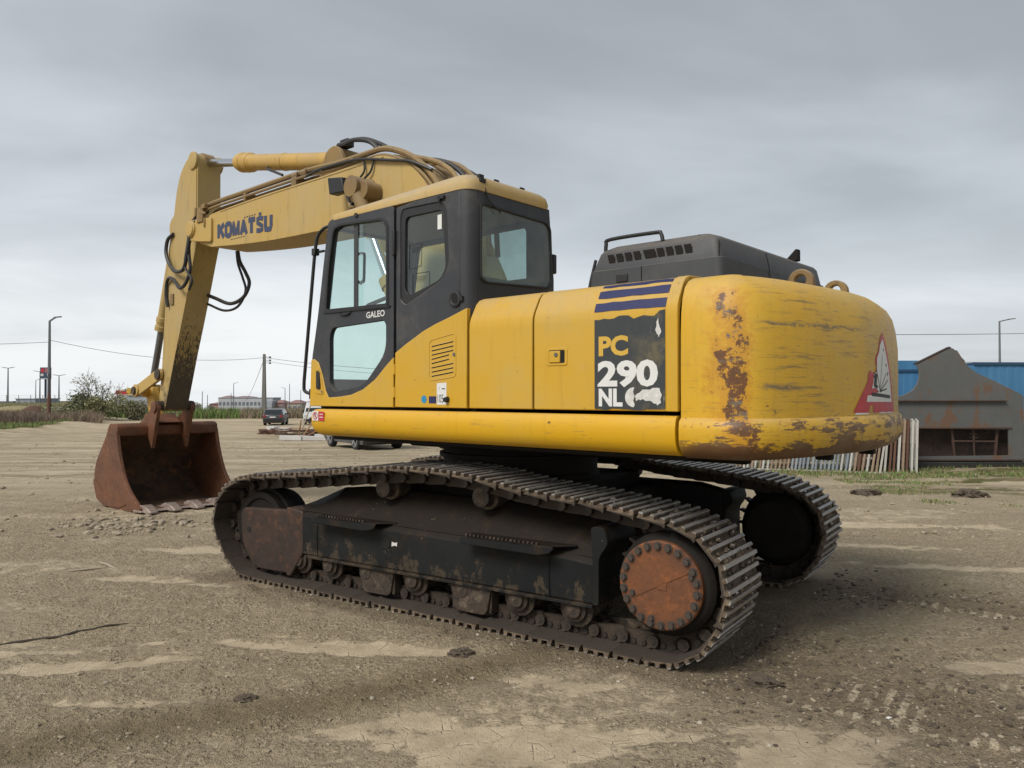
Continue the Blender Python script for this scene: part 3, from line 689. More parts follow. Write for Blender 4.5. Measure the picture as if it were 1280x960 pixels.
def make_side(sg):
    vc = sg*1.195; o_ = lambda a: sg*a     # a = distance from the machine centre line
    # frame
    st = [(1.49, .66, .70), (1.1, .66, .85), (.8, .645, .88), (0, .63, .865), (-.8, .62, .855), (-1.3, .61, .85), (-1.53, .59, .80)]
    mb = MB(); rings = []
    for u, zo, zr in st:
        rings.append([(u, o_(1.405), .295), (u, o_(1.41), zo-.04), (u, o_(1.375), zo), (u, o_(1.10), zr), (u, o_(.98), zr-.02), (u, o_(.96), .30), (u, o_(1.02), .285)])
    mb.loft(rings)
    fr = mb.build('track_frame', M_frame, exc, .008)
    mb = MB(); mb.uz(rounded([(-1.56, .29), (-1.56, .60), (-1.63, .70), (-1.60, .80), (-1.50, .80), (-1.515, .60), (-1.515, .29)], .03, 3), o_(1.0), o_(1.415)); mb.build('end_plate', M_frame, fr, .004)
    # yoke
    mb = MB(); mb.uz(rounded([(1.49, .10), (1.49, .655), (2.12, .625), (2.165, .58), (2.15, .30), (1.98, .09)], [.02, .03, .06, .05, .12, .12], 4), o_(1.33), o_(1.40))
    mb.uz(rounded([(1.30, .30), (1.30, .66), (1.52, .68), (1.52, .08), (1.46, .08)], .03, 3), o_(1.0), o_(1.412))
    mb.build('idler_yoke', M_yoke, fr, .012, 3)
    mb = MB(); mb.cyl((2.04, o_(1.40), .43), (2.04, o_(1.403), .43), .026, n=16); mb.build('yoke_hole', M_gap, fr)
    mb = MB(); mb.cyl((.33, o_(1.41), .495), (.33, o_(1.4135), .495), .048, n=20); mb.build('frame_hole', M_gap, fr)
    mb = MB(); mb.box((-.13, o_(1.405), .283), (2.78, .05, .022)); mb.build('bottom_flange', M_frame, fr, .004)
    for u in (1.12, -1.18):
        mb = MB(); mb.tube([(u, o_(1.411), .30), (u+.004, o_(1.411), .45), (u, o_(1.411), .57), (u, o_(1.378), .625)], .006, 6); mb.build('weld_seam', M_frame, fr)
    mb = MB(); mb.tube([(1.46, o_(1.378), .663), (1.1, o_(1.377), .662), (.8, o_(1.377), .647), (0, o_(1.377), .632), (-.8, o_(1.377), .622), (-1.5, o_(1.377), .595)], .007, 6); mb.build('weld_seam', M_frame, fr)
    if sg > 0:
        mb = MB(); mb.uz([(.265, .475), (.262, .512), (.235, .505), (.205, .512), (.208, .48), (.23, .485)], 1.411, 1.4125); mb.build('torn_label', M_white2, fr, smooth=0)
    # idler, sprocket, drive
    mb = MB(); mb.lathe([(-.15, .27), (-.15, .325), (-.075, .325), (-.07, .352), (.07, .352), (.075, .325), (.15, .325), (.15, .27), (.13, .25), (.13, .12), (.15, .1)], (1.95, vc, .45), (0, sg, 0), 36)
    mb.build('idler_wheel', M_und, fr)
    mb = MB(); poly = []
    for k in range(21):
        for dq, rr in ((-.3, .335), (-.14, .345), (-.06, .395), (.06, .395), (.14, .345), (.3, .335)):
            a_ = 2*PI*(k+dq)/21; poly.append((-2.02+rr*math.cos(a_), .495+rr*math.sin(a_)))
    mb.uz(poly, o_(1.15), o_(1.235)); mb.build('sprocket', M_roll, fr)
    mb = MB(); mb.lathe([(-.30, .24), (-.22, .30), (-.06, .30), (-.05, .345), (.05, .345), (.06, .318), (.19, .318), (.215, .295), (.225, .28)], (-2.02, vc, .495), (0, sg, 0), 40)
    mb.build('travel_drive', M_und, fr)
    cv_ = MB(); cv_.lathe([(0, .272), (.035, .272), (.044, .262), (.046, .1), (.046, .02)], (-2.005, o_(1.42), .495), (0, sg, 0), 48)
    cover = cv_.build('final_drive_cover', M_cover, exc)
    mb = MB(); mb.bar((-2.02-.17, o_(1.467), .495+.10), (-2.02+.18, o_(1.467), .495-.085), .004, .006, (0, 1, 0)); mb.box((-2.02, o_(1.467), .497), (.065, .006, .05)); mb.build('raised_mark', M_cover, cover)
    bm_ = MB(); bm_.cyl((0, 0, 0), (0, sg*.022, 0), .021, .019, 6); bm_.cyl((0, -sg*.002, 0), (0, sg*.004, 0), .028, n=14)
    bme = bm_.mesh('bolt', M_bolt)
    for k in range(22):
        a_ = 2*PI*k/22+.1
        link('bolt', bme, cover, Matrix.Translation((-2.005+.241*math.cos(a_), o_(1.464), .495+.241*math.sin(a_))))
    for a_, rr in ((2.75, .205), (-.35+.02, .205), (-1.25, .215)):
        link('bolt', bme, cover, Matrix.Translation((-2.02+rr*math.cos(a_), o_(1.464), .495+rr*math.sin(a_))) @ Matrix.Diagonal((.8, .8, .8, 1)))
    # rollers
    rb = MB(); rb.lathe([(-.17, .07), (-.17, .095), (-.13, .125), (-.12, .10), (-.02, .10), (.02, .10), (.12, .10), (.13, .125), (.155, .125), (.16, .085), (.185, .085), (.19, .06), (.21, .055)], (0, 0, 0), (0, sg, 0), 20)
    rme = rb.mesh('track_roller', M_roll)
    for u in (1.38, 1.0, .56, .07, -.42, -.90, -1.36): link('track_roller', rme, fr, Matrix.Translation((u, vc, .235)))
    cb_ = MB(); cb_.lathe([(-.2, .06), (-.12, .06), (-.11, .1), (.03, .1), (.04, .075), (.115, .075), (.12, .067), (.123, .03)], (0, 0, 0), (0, sg, 0), 24)
    cme = cb_.mesh('carrier_roller', M_roll)
    for u in (.455, -.53): link('carrier_roller', cme, fr, Matrix.Translation((u, o_(1.20), .905)))
    for u in (.455, -.53):
        mb = MB(); mb.box((u, o_(1.04), .86), (.16, .14, .14)); mb.build('roller_bracket', M_frame, fr, .01)
    # guards
    for u in (.44, -.50):
        mb = MB(); mb.uz(rounded([(u-.19, .29), (u-.15, .10), (u-.12, .075), (u+.12, .075), (u+.15, .10), (u+.19, .29)], .02, 2), o_(1.37), o_(1.40))
        mb.box((u-.165, o_(1.33), .19), (.03, .1, .2)); mb.box((u+.165, o_(1.33), .19), (.03, .1, .2))
        mb.build('track_guard', M_roll, fr, .006)
    # steps
    for u0, u1 in ((1.08, .34), (-.48, -1.27)):
        mb = MB(); mb.uv(rounded([(u0, o_(1.36)), (u0-.04, o_(1.525)), (u1+.10, o_(1.525)), (u1-.12, o_(1.34))], .05, 4), .642, .655)
        mb.uz(rounded([(u0-.02, .655), (u0-.02, .60), (u1+.12, .59), (u1+.02, .61), (u1-.02, .655)], .02, 2), o_(1.512), o_(1.525))
        tread = []
        mb.build('step', M_frame, fr, .005)
        mb = MB(); k = u0-.06
        while k > u1+.12: mb.box((k, o_(1.49), .660), (.015, .02, .014)); k -= .035
        mb.build('step_tread', M_roll, fr)
    # shoes and links
    for k in range(NP):
        p, q = PT[k], PT[(k+1) % NP]; x_ = (q-p).normalized(); nrm = Vector((x_.y, -x_.x)); mid_ = (p+q)/2
        X = Vector((x_.x, 0, x_.y)); Zv = Vector((nrm.x, 0, nrm.y)); Y = Zv.cross(X)
        M = Matrix((X, Y, Zv)).transposed().to_4x4(); M.translation = Vector((mid_.x, vc, mid_.y))-Zv*.027
        link('track_link', link_me, fr, M); link('track_shoe', SHOES[(k*7+k//5+(sg > 0)) % 5], fr, M @ Matrix.Rotation(rgs.randn()*.018, 4, 'Y') @ Matrix.Translation((0, rgs.randn()*.003, 0)))
    return fr
make_side(1); make_side(-1)
mb = MB(); mb.box((0, 0, .74), (1.5, 1.9, .40)); mb.box((.75, 0, .68), (.5, 2.0, .26)); mb.box((-.75, 0, .68), (.5, 2.0, .26)); mb.cyl((0, 0, .9), (0, 0, 1.0), .72, n=40)
mb.build('centre_frame', M_und, exc, .03)
mb = MB(); mb.lathe([(0, .70), (.13, .70), (.135, .735), (.17, .735), (.175, .70), (.20, .70), (.205, .74), (.27, .74)], (0, 0, .98), (0, 0, 1), 56); mb.build('slewing_ring', M_und, exc)

# ---------------- revolving frame and skirts
mb = MB(); mb.box((-.55, 0, 1.37), (3.5, 2.4, .22)); mb.box((-.3, 0, 1.235), (2.4, 1.1, .10)); mb.box((-1.9, .35, 1.235), (.9, .1, .1)); up(mb, 'revolving_frame', M_und, bevel=.02)
mb = MB(); mb.box((.25, .02, 1.535), (1.9, 2.60, .12)); up(mb, 'dark_gap_filler', M_und)  # added dark filler box, keeps the gap above the skirt dark
for sg in (1, -1):
    prof = [(sg*1.345, 1.538), (sg*1.385, 1.535), (sg*1.402, 1.52), (sg*1.412, 1.46), (sg*1.408, 1.39), (sg*1.385, 1.335), (sg*1.34, 1.305), (sg*1.22, 1.293), (sg*1.15, 1.293), (sg*1.15, 1.51), (sg*1.30, 1.52)]
    rings = []
    for u, k in ((1.272, .50), (1.266, .35), (1.245, .18), (1.20, .05), (1.14, 0), (.2, 0), (-.8, 0), (-1.8, 0), (-2.375, 0)):
        rings.append([(u, (a-sg*1.2)*(1-k*.6)+sg*1.2, 1.44+(b-1.44)*(1-k)) for a, b in prof])
    mb = MB(); mb.loft(rings); sk = up(mb, 'side_skirt', M_skirt, smooth=50)
    if sg == 1: skirt = sk
# prohibition sticker on the skirt
def uzdecal(name, poly, v, mat_, parent, th=.0015):
    mb = MB(); mb.uz(poly, v-th, v); return mb.build(name, mat_, parent, smooth=0)
def letters(txt, u_left, z0, w, h_, v, mat_, parent, off=.02, slope=0.0, th=.001, name='lettering', skip=None):
    vs, fs = fit_text(txt, w, h_, off); mb = MB()
    mb.add([(u_left-a, v, z0+b-slope*a) for a, b in vs], fs)
    o = mb.build(name, mat_, parent, smooth=0, fix=False); return o
dv = 1.4165
uzdecal('prohibition_sticker', [(1.19, 1.435), (1.19, 1.518), (1.105, 1.517), (1.105, 1.434)], dv, M_white, skirt)
uzdecal('warning_sticker', [(1.10, 1.434), (1.10, 1.515), (1.02, 1.512), (1.02, 1.432)], dv, M_red, skirt)
ring = [(1.148+.034*math.cos(k*PI/12), 1.476+.034*math.sin(k*PI/12)) for k in range(24)]
ring2 = [(1.148+.025*math.cos(k*PI/12), 1.476+.025*math.sin(k*PI/12)) for k in range(24)]
mb = MB(); mb.plate(ring, [ring2], dv+.0002, dv+.0014, lambda a, b, q: (a, q, b)); mb.bar((1.17, dv+.001, 1.498), (1.126, dv+.001, 1.454), .002, .008, (0, 1, 0)); mb.build('prohibition_ring', M_red, skirt, smooth=0)
mb = MB(); mb.box((1.148, dv+.001, 1.476), (.012, .001, .028)); mb.box((1.150, dv+.001, 1.494), (.012, .001, .009)); mb.bar((1.155, dv+.001, 1.476), (1.14, dv+.001, 1.462), .001, .008, (0, 1, 0)); mb.build('figure_mark', M_black, skirt, smooth=0)
mb = MB()
for k in range(2): mb.box((1.06, dv+.001, 1.49-.025*k), (.05, .001, .006))
mb.build('print_line', M_white, skirt, smooth=0)

# ---------------- counterweight
half = [(-2.392, 1.386), (-2.55, 1.386), (-2.66, 1.376), (-2.755, 1.338), (-2.83, 1.275), (-2.89, 1.17), (-2.94, 1.03), (-2.99, .83), (-3.04, .52), (-3.08, .25), (-3.09, 0)]
plan = catmull(half, 4); plan = [(p.x, p.y) for p in plan]
plan = plan+[(a, -b) for a, b in reversed(plan[:-1])]
NRM = []
for i in range(len(plan)):
    a = Vector(plan[max(i-1, 0)]); b_ = Vector(plan[min(i+1, len(plan)-1)]); d_ = (b_-a).normalized(); NRM.append(Vector((-d_.y, d_.x)))
if NRM[len(plan)//2].x > 0: NRM = [-q for q in NRM]
NRM = [q if q.dot(Vector(p)) > 0 else -q for q, p in zip(NRM, plan)]
CWP = [(1.285, .16), (1.292, .085), (1.31, .035), (1.345, .004), (1.38, -.012), (1.46, -.014), (1.505, -.008), (1.518, .006), (1.528, .016), (1.60, .016), (1.80, .014), (2.0, .016), (2.13, .022), (2.22, .038), (2.285, .065), (2.325, .105), (2.35, .165), (2.362, .26)]
def cw_ring(z_, d_, lo=0):
    # the rear face rolls over a little earlier than the sides; the far side a touch lower
    out = []
    for p, q in zip(plan, NRM):
        k = sst(np.array(-q.x), .2, .9); dd = d_*(1+.35*float(k)) if z_ > 2.1 else d_
        out.append((p[0]-q.x*dd, p[1]-q.y*dd, z_))
    return out
def cw_point(i, z_, off=.004):
    dz = np.interp(z_, [a for a, _ in CWP], [b for _, b in CWP]); i0 = int(i); f_ = i-i0
    P = Vector(plan[i0]).lerp(Vector(plan[min(i0+1, len(plan)-1)]), f_); q = NRM[i0].lerp(NRM[min(i0+1, len(plan)-1)], f_).normalized()
    P = P-q*(float(dz)-off); return (P.x, P.y, z_)
mb = MB(); rings = [cw_ring(z_, d_) for z_, d_ in CWP]
rings = [[(-2.392, r[0][1], r[0][2])]+r[1:-1]+[(-2.392, r[-1][1], r[-1][2])] for r in rings]
mb.loft(rings); cw = up(mb, 'counterweight', M_cw, smooth=42)
for sg in (1, -1):
    mb = MB(); ring = [( .085*math.cos(k*PI/10), .085*math.sin(k*PI/10)) for k in range(0, 11)]
    outer = [(-2.70+a, 2.395+b) for a, b in ring]+[(-2.785, 2.30), (-2.615, 2.30)]
    hole = [(-2.70+.038*math.cos(k*PI/8), 2.425+(.038*math.sin(k*PI/8))) for k in range(16)]
    hole = [(a, b-.02) for a, b in hole]
    mb.plate(outer, [hole], sg*.33-.028, sg*.33+.028, lambda a, b, q: (a, q, b)); mb.build('lifting_eye', M_greasy, cw, .008)
mb = MB(); mb.box((-2.85, .35, 1.27), (.1, .07, .05)); mb.build('tow_lug', M_und, cw, .01); mb = MB(); mb.box((-2.9, -.35, 1.27), (.1, .07, .05)); mb.build('tow_lug', M_und, cw, .01)
# torn warning triangle on the rear face: find plan index from y
ys_ = [p[1] for p in plan]
def pidx(yv):
    for i in range(len(ys_)-1):
        if ys_[i] >= yv >= ys_[i+1] and abs(plan[i][0]) > 2.6: return i+(ys_[i]-yv)/max(1e-9, ys_[i]-ys_[i+1])
    return len(ys_)//2
TY = -.02
def tri_patch(name, poly, mat_, off):
    bm = bmesh.new(); vs = [bm.verts.new((a, b, 0)) for a, b in poly]
    bm.faces.new(vs); bmesh.ops.triangulate(bm, faces=bm.faces[:])
    bmesh.ops.subdivide_edges(bm, edges=bm.edges[:], cuts=3, use_grid_fill=True)
    for q in bm.verts: q.co = Vector(cw_point(pidx(q.co.x+CWO), q.co.y, off))
    me = bpy.data.meshes.new(name); bm.to_mesh(me); bm.free(); me.materials.append(mat_)
    return link(name, me, cw)
TRI = []
T0 = (-.155, 2.075); TL = (.37, 1.545); TR = (-.60, 1.54); CWO = .035      # apex, left foot, right foot as (y, z)
def L2(a, b, q): return (a[0]+(b[0]-a[0])*q, a[1]+(b[1]-a[1])*q)
jl = lambda q, d=0: (L2(T0, TL, q)[0]+d, L2(T0, TL, q)[1])
jr = lambda q, d=0: (L2(T0, TR, q)[0]+d, L2(T0, TR, q)[1])
tri_patch('warning_triangle', [T0, (-.06, 2.01), (-.035, 1.95), (.02, 1.905), (.03, 1.86), (-.015, 1.835), (.02, 1.81), (.09, 1.80), (.13, 1.815), (.165, 1.79), jl(.62), jl(.78, .01), jl(.985, .01), (.35, 1.548), (.15, 1.545), (.13, 1.585), (.08, 1.60), (.065, 1.545), TR, jr(.6)], M_red, .0025)
tri_patch('triangle_panel', [(-.14, 2.03), (-.07, 1.99), (-.045, 1.94), (.0, 1.90), (.005, 1.845), (.01, 1.81), (.07, 1.79), (.075, 1.74), (.105, 1.70), (.03, 1.705), (-.03, 1.68), (.06, 1.66), (.175, 1.655), (.195, 1.615), (-.44, 1.61), (-.28, 1.84)], M_white, .0040)
def tri_bars(name, segs, mat_, off):
    mb = MB()
    for (a, b), (c_, d_), w in segs:
        A = Vector((a, b)); B_ = Vector((c_, d_)); k = (B_-A).normalized(); q = Vector((-k.y, k.x))*w/2
        N_ = 5; row = []
        for i in range(N_+1):
            p = A.lerp(B_, i/N_); row += [cw_point(pidx((p-q).x+CWO), (p-q).y, off), cw_point(pidx((p+q).x+CWO), (p+q).y, off)]
        mb.add(row, [(2*i, 2*i+1, 2*i+3, 2*i+2) for i in range(N_)])
    return mb.build(name, mat_, cw, smooth=0)
tri_bars('triangle_symbol', [((.105, 1.663), (-.345, 1.645), .022), ((.07, 1.785), (.02, 1.72), .012), ((.06, 1.76), (.01, 1.75), .085), ((.06, 1.72), (-.01, 1.71), .02), ((-.05, 1.68), (-.22, 1.70), .009), ((-.05, 1.68), (-.26, 1.76), .008), ((-.05, 1.68), (-.20, 1.80), .007), ((-.05, 1.68), (-.12, 1.92), .006), ((-.05, 1.70), (.02, 1.83), .008), ((-.24, 1.79), (-.26, 1.81), .02), ((-.2, 1.85), (-.215, 1.865), .02), ((-.14, 1.95), (-.15, 1.965), .014)], M_black, .0052)
tri_patch('torn_edge', [(.36, 1.535), (.34, 1.548), (.15, 1.546), (.16, 1.536)], M_white, .0022); tri_patch('torn_edge', [(-.05, 1.538), (-.05, 1.546), (-.58, 1.542), (-.56, 1.534)], M_white, .0022)

# ---------------- engine housing doors
def house_prof(sg): return [(sg*1.386, 1.562), (sg*1.387, 2.12), (sg*1.384, 2.175), (sg*1.37, 2.215), (sg*1.315, 2.315), (sg*1.285, 2.345), (sg*1.24, 2.362), (sg*1.10, 2.37), (sg*1.0, 2.372)]
HV, HZ = [1.387, 1.384, 1.37, 1.315, 1.285, 1.24, 1.10], [2.12, 2.175, 2.215, 2.315, 2.345, 2.362, 2.37]
def door_panel(sg, u0, u1, name, mat_=None, dz=0, dvv=0):
    pr_ = house_prof(sg); inner = [(a-sg*.03, b-.025) for a, b in reversed(pr_[1:])]+[(sg*1.35, 1.562)]
    mb = MB(); mb.prism([(a+sg*dvv, b+dz) for a, b in pr_+inner], u0, u1, lambda a, b, q: (q, a, b)); return up(mb, name, mat_ or M_yel, bevel=.007, smooth=50)
pd = door_panel(1, -.697, -1.288, 'pump_door', dvv=-.002, dz=.0)
ed = door_panel(1, -1.304, -2.382, 'engine_door')
mb = MB(); mb.prism([(1.389, 1.562), (1.392, 2.12), (1.389, 2.178), (1.374, 2.22), (1.319, 2.32), (1.288, 2.35), (1.242, 2.367), (1.10, 2.375), (1.10, 2.36), (1.28, 2.34), (1.38, 2.17), (1.38, 1.562)], -2.305, -2.382, lambda a, b, q: (q, a, b)); mb.build('door_trim', M_yel, ed, .004, smooth=50)
for k in range(2): door_panel(-1, -.70-k*.84, -1.53-k*.84, 'right_door')
mb = MB(); mb.box((-1.53, 0, 1.93), (1.66, 2.64, .70)); mb.box((-1.53, 0, 2.335), (1.66, 2.10, .05)); up(mb, 'engine_bay', M_und, bevel=.02)
mb = MB(); mb.box((-1.53, .2, 2.366), (1.64, 1.66, .012)); up(mb, 'engine_deck', M_yel)
# latch
mb = MB(); mb.plate(rounded([(-1.415, 1.965), (-1.415, 1.85), (-1.585, 1.85), (-1.585, 1.965)], .015, 3), [rounded([(-1.435, 1.95), (-1.435, 1.865), (-1.565, 1.865), (-1.565, 1.95)], .01, 3)], 1.386, 1.391, lambda a, b, q: (a, q, b)); mb.build('latch_frame', M_yel, ed, .002)
uzdecal('latch_recess', [(-1.436, 1.949), (-1.436, 1.866), (-1.564, 1.866), (-1.564, 1.949)], 1.3885, M_gap, ed)
lt = MB(); lt.box((-1.485, 1.391, 1.907), (.09, .012, .076)); lo_ = lt.build('latch', M_yel, ed, .004)
mb = MB(); mb.cyl((-1.50, 1.396, 1.92), (-1.50, 1.402, 1.92), .014, n=14); mb.build('key_lock', M_rod2, ed)
# decal with model lettering
def zv(z_): return float(np.interp(z_, HZ, HV))
rng = random.Random(4)
top = [(-1.80-.5*k/14, 2.135+rng.uniform(-.012, .01)) for k in range(15)]
top[4] = (top[4][0], 2.128); top[5] = (top[5][0], 2.142); top[8] = (top[8][0], 2.118); top[13] = (top[13][0], 2.155); top[14] = (-2.30, 2.16)
bot = [(-2.30+.5*k/12, 1.566+rng.uniform(-.004, .012)) for k in range(13)]
dc = uzdecal('model_decal', top+bot, 1.3905, M_dec, ed, .001)
letters('PC', -1.832, 1.898, .215, .125, 1.3912, M_yl, dc, .042)
letters('290', -1.823, 1.705, .43, .165, 1.3912, M_white, dc, .042)
letters('NL', -1.832, 1.588, .175, .11, 1.3912, M_white, dc, .046)
cpoly = []
for k in range(14): a_ = PI*.48+PI*1.02*k/13; cpoly.append((-2.087-.062*math.cos(a_), 1.645+.060*math.sin(a_)))
cpoly += [(-2.093, 1.60), (-2.083, 1.625), (-2.092, 1.65), (-2.081, 1.68)]
uzdecal('lettering', cpoly, 1.3912, M_white2, dc, .0006)
rg5 = random.Random(9)
def ragged(P, n_, a):
    out = []
    for i in range(len(P)):
        p, q = Vector(P[i]), Vector(P[(i+1) % len(P)])
        for k in range(n_): w = p.lerp(q, k/n_); out.append((w.x+rg5.uniform(-a, a), w.y+rg5.uniform(-a, a)))
    return out
scp = [(-2.095, 1.655), (-2.15, 1.69), (-2.20, 1.695), (-2.262, 1.70), (-2.275, 1.66), (-2.268, 1.612), (-2.25, 1.60), (-2.19, 1.625), (-2.14, 1.632), (-2.10, 1.625)]
uzdecal('scraped_patch', ragged(scp, 4, .005), 1.3914, M_white2, dc, .0006)
uzdecal('scraped_patch', ragged([(-2.245, 2.09), (-2.255, 2.11), (-2.262, 2.07), (-2.272, 2.03), (-2.262, 2.0), (-2.25, 2.015), (-2.238, 2.045)], 3, .004), 1.3912, M_white2, dc, .0006)
for z0, z1, uu in ((2.175, 2.232, -1.795), (2.262, 2.312, -1.798), (2.334, 2.354, -1.80)):
    mb = MB(); N_ = 8; row = []
    for k in range(N_+1):
        u = uu+(-2.302-uu)*k/N_; j0, j1 = rng.uniform(-.003, .003), rng.uniform(-.003, .003)
        row += [(u, zv(z0+j0)+.0025, z0+j0+.001), (u, zv((z0+z1)/2)+.0030, (z0+z1)/2+.0012), (u, zv(z1+j1)+.0025, z1+j1+.0015)]
    mb.add(row, [(3*i+q, 3*i+1+q, 3*i+4+q, 3*i+3+q) for i in range(N_) for q in (0, 1)]); mb.build('stripe', M_blue, ed, smooth=0)

# ---------------- engine hood
HB = [(-1.475, 1.0), (-1.475, -.78), (-2.475, -.78), (-2.475, 1.0)]
def hood_ring(z_, d_, f_): return [(a, b, z_) for a, b in rounded([(HB[0][0]-f_, 1.0-d_), (HB[1][0]-f_, -.78+d_), (HB[2][0]+d_*1.3, -.78+d_), (HB[3][0]+d_*1.3, 1.0-d_)], [.02, .02, .055, .055], 4)]
mb = MB(); mb.loft([hood_ring(2.34, 0, 0), hood_ring(2.505, .004, .022), hood_ring(2.512, .016, .026), hood_ring(2.625, .034, .075), hood_ring(2.648, .048, .095), hood_ring(2.682, .115, .15), hood_ring(2.690, .17, .19)])
hood = up(mb, 'engine_hood', M_hood, smooth=40)
sl = MB(); sl.uz([(-.028, -.024), (.020, -.024), (.028, .026), (-.020, .026)], -.003, .003)
sme = sl.mesh('hood_slot', M_gap, 0)
for k in range(9):
    u = -1.655-.068*k if k < 4 else (-1.955 if k == 4 else -2.035-.066*(k-5))
    M = Matrix.Translation((u, .983, 2.582)) @ Matrix.Rotation(R(-11), 4, 'X') @ Matrix.Diagonal((1.75 if k == 4 else 1, 1, 1.1, 1)); link('hood_slot', sme, hood, M)
mb = MB(); mb.box((-2.3, .25, 2.69), (.005, .005, .005)); 
mb = MB(); mb.tube([(-2.27, .93-.02, 2.673), (-2.27, .0, 2.694), (-2.27, -.62, 2.692)], .004, 6); mb.build('hood_seam', M_gap, hood)
for q in ([(-2.445, .985, 2.36), (-2.437, .972, 2.50), (-2.43, .955, 2.615)], [(-2.478, .3, 2.42), (-2.47, .3, 2.505), (-2.445, .3, 2.62)], [(-1.9, .998, 2.37), (-1.9, .994, 2.505)]):
    mb = MB(); mb.tube([(a-(.004 if a < -2.44 else 0), b+(.003 if a > -2.44 else 0), c_) for a, b, c_ in q], .0035, 5); mb.build('hood_seam', M_gap, hood)
mb = MB(); mb.box((-1.75, 1.0, 2.44), (.09, .012, .05)); mb.build('hood_latch', M_black, hood, .004)
mb = MB(); mb.add([(-2.25, -.50, 2.685), (-2.36, -.50, 2.685), (-2.36, -.50, 2.775), (-2.34, -.5, 2.775), (-2.25, -.56, 2.685), (-2.36, -.56, 2.685), (-2.36, -.56, 2.775), (-2.34, -.56, 2.775)], [(0,1,2,3),(7,6,5,4),(0,4,5,1),(1,5,6,2),(2,6,7,3),(3,7,4,0)]); mb.build('exhaust_tip', M_und, hood, .006)
mb = MB(); mb.tube([(-1.44, .95, 2.36), (-1.455, .94, 2.46), (-1.49, .93, 2.60)], .011, 8, smooth=3); up(mb, 'front_rail', M_black)
mb = MB(); mb.tube([(-1.56, .91, 2.62), (-1.563, .91, 2.70), (-1.60, .91, 2.733), (-1.95, .91, 2.733), (-1.995, .91, 2.72), (-2.01, .91, 2.67)], .0135, 8, smooth=4); up(mb, 'hood_handrail', M_black)

# ---------------- cab
fuz = lambda a, b, q: (a, q, b)
fvz = lambda a, b, q: (q, a, b)
swo = rounded([(.06, 3.06), (.03, 3.115), (-.40, 3.105), (-.465, 3.05), (-.49, 2.62), (-.41, 2.515), (-.005, 2.36), (.055, 2.405)], [.03, .03, .04, .04, .06, .06, .03, .03], 4)
swi = rounded([(.008, 3.048), (-.41, 3.045), (-.448, 2.60), (-.378, 2.52), (-.033, 2.43), (.012, 2.48)], [.05, .04, .05, .08, .04, .03], 4)
mb = MB()
mb.plate([(.107, 3.14), (.107, 1.60), (-.60, 1.60), (-.60, 3.165), (-.2, 3.165)], [swo], 1.335, 1.3865, fuz)
crn = [(-.60-.10*math.sin(k*PI/10), 1.2865+.10*math.cos(k*PI/10)) for k in range(6)]; crn_i = [(-.60-.055*math.sin(k*PI/10), 1.2865+.055*math.cos(k*PI/10)) for k in range(6)]
mb.uv(crn+list(reversed(crn_i)), 1.60, 3.165)
rwo = rounded([(1.262, 3.062), (.50, 3.045), (.452, 3.0), (.43, 2.58), (.47, 2.525), (1.215, 2.49), (1.28, 2.53), (1.295, 3.0)], [.03, .04, .04, .05, .05, .06, .06, .05], 4)
mb.plate([(1.2865, 3.165), (1.2865, 1.60), (.395, 1.60), (.395, 2.60), (.455, 3.165)], [[(min(a, 1.268), b) for a, b in rwo]], -.70, -.655, fvz)
mb.plate([(-.655, 3.16), (-.655, 1.60), (1.26, 1.60), (1.16, 2.35), (1.0, 3.16)], [rounded([(-.45, 3.06), (-.45, 2.25), (1.05, 2.2), (.90, 3.06)], .06, 4)], .41, .455, fuz)
mb.bar((1.24, 1.345, 1.60), (.985, 1.335, 3.15), .05, .06); mb.bar((1.24, .45, 1.60), (.985, .47, 3.15), .05, .07)
mb.bar((.985, 1.36, 3.13), (.985, .44, 3.13), .05, .08); mb.bar((1.225, 1.36, 1.70), (1.225, .44, 1.70), .05, .2)
mb.box((.27, .9, 1.62), (1.85, .92, .06))
cab = up(mb, 'cab', M_blk, bevel=.006)
mb = MB(); mb.plate(swo, [swi], 1.350, 1.379, fuz); mb.build('window_seal', M_black, cab, .003)
mb = MB(); mb.add([(a, 1.363, b) for a, b in swi], [tuple(range(len(swi)))]); mb.build('side_window', M_glass, cab, smooth=0)
big = [(a+(.009 if a > .85 else -.009), b+(.009 if b > 2.8 else -.009)) for a, b in [(min(a, 1.268), b) for a, b in rwo]]
mb = MB(); mb.plate([(min(a, 1.285), b) for a, b in big], [[(min(a, 1.268)-(.006 if a > .85 else -.006), b-(.006 if b > 2.8 else -.006)) for a, b in rwo]], -.712, -.680, fvz); mb.build('rear_window_seal', M_black, cab, .004)
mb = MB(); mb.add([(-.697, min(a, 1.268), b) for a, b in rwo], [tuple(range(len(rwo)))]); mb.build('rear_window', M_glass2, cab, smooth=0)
mb = MB(); mb.add([(a, .433, b) for a, b in rounded([(-.45, 3.06), (-.45, 2.25), (1.05, 2.2), (.90, 3.06)], .06, 4)], [tuple(range(len(rounded([(-.45, 3.06), (-.45, 2.25), (1.05, 2.2), (.90, 3.06)], .06, 4))))]); mb.build('right_window', M_glass, cab, smooth=0)
mb = MB(); mb.add([(1.215, 1.33, 1.8), (1.215, .47, 1.8), (.99, .49, 3.09), (.99, 1.32, 3.09)], [(0,1,2,3)]); mb.build('windscreen', M_glass, cab, smooth=0)
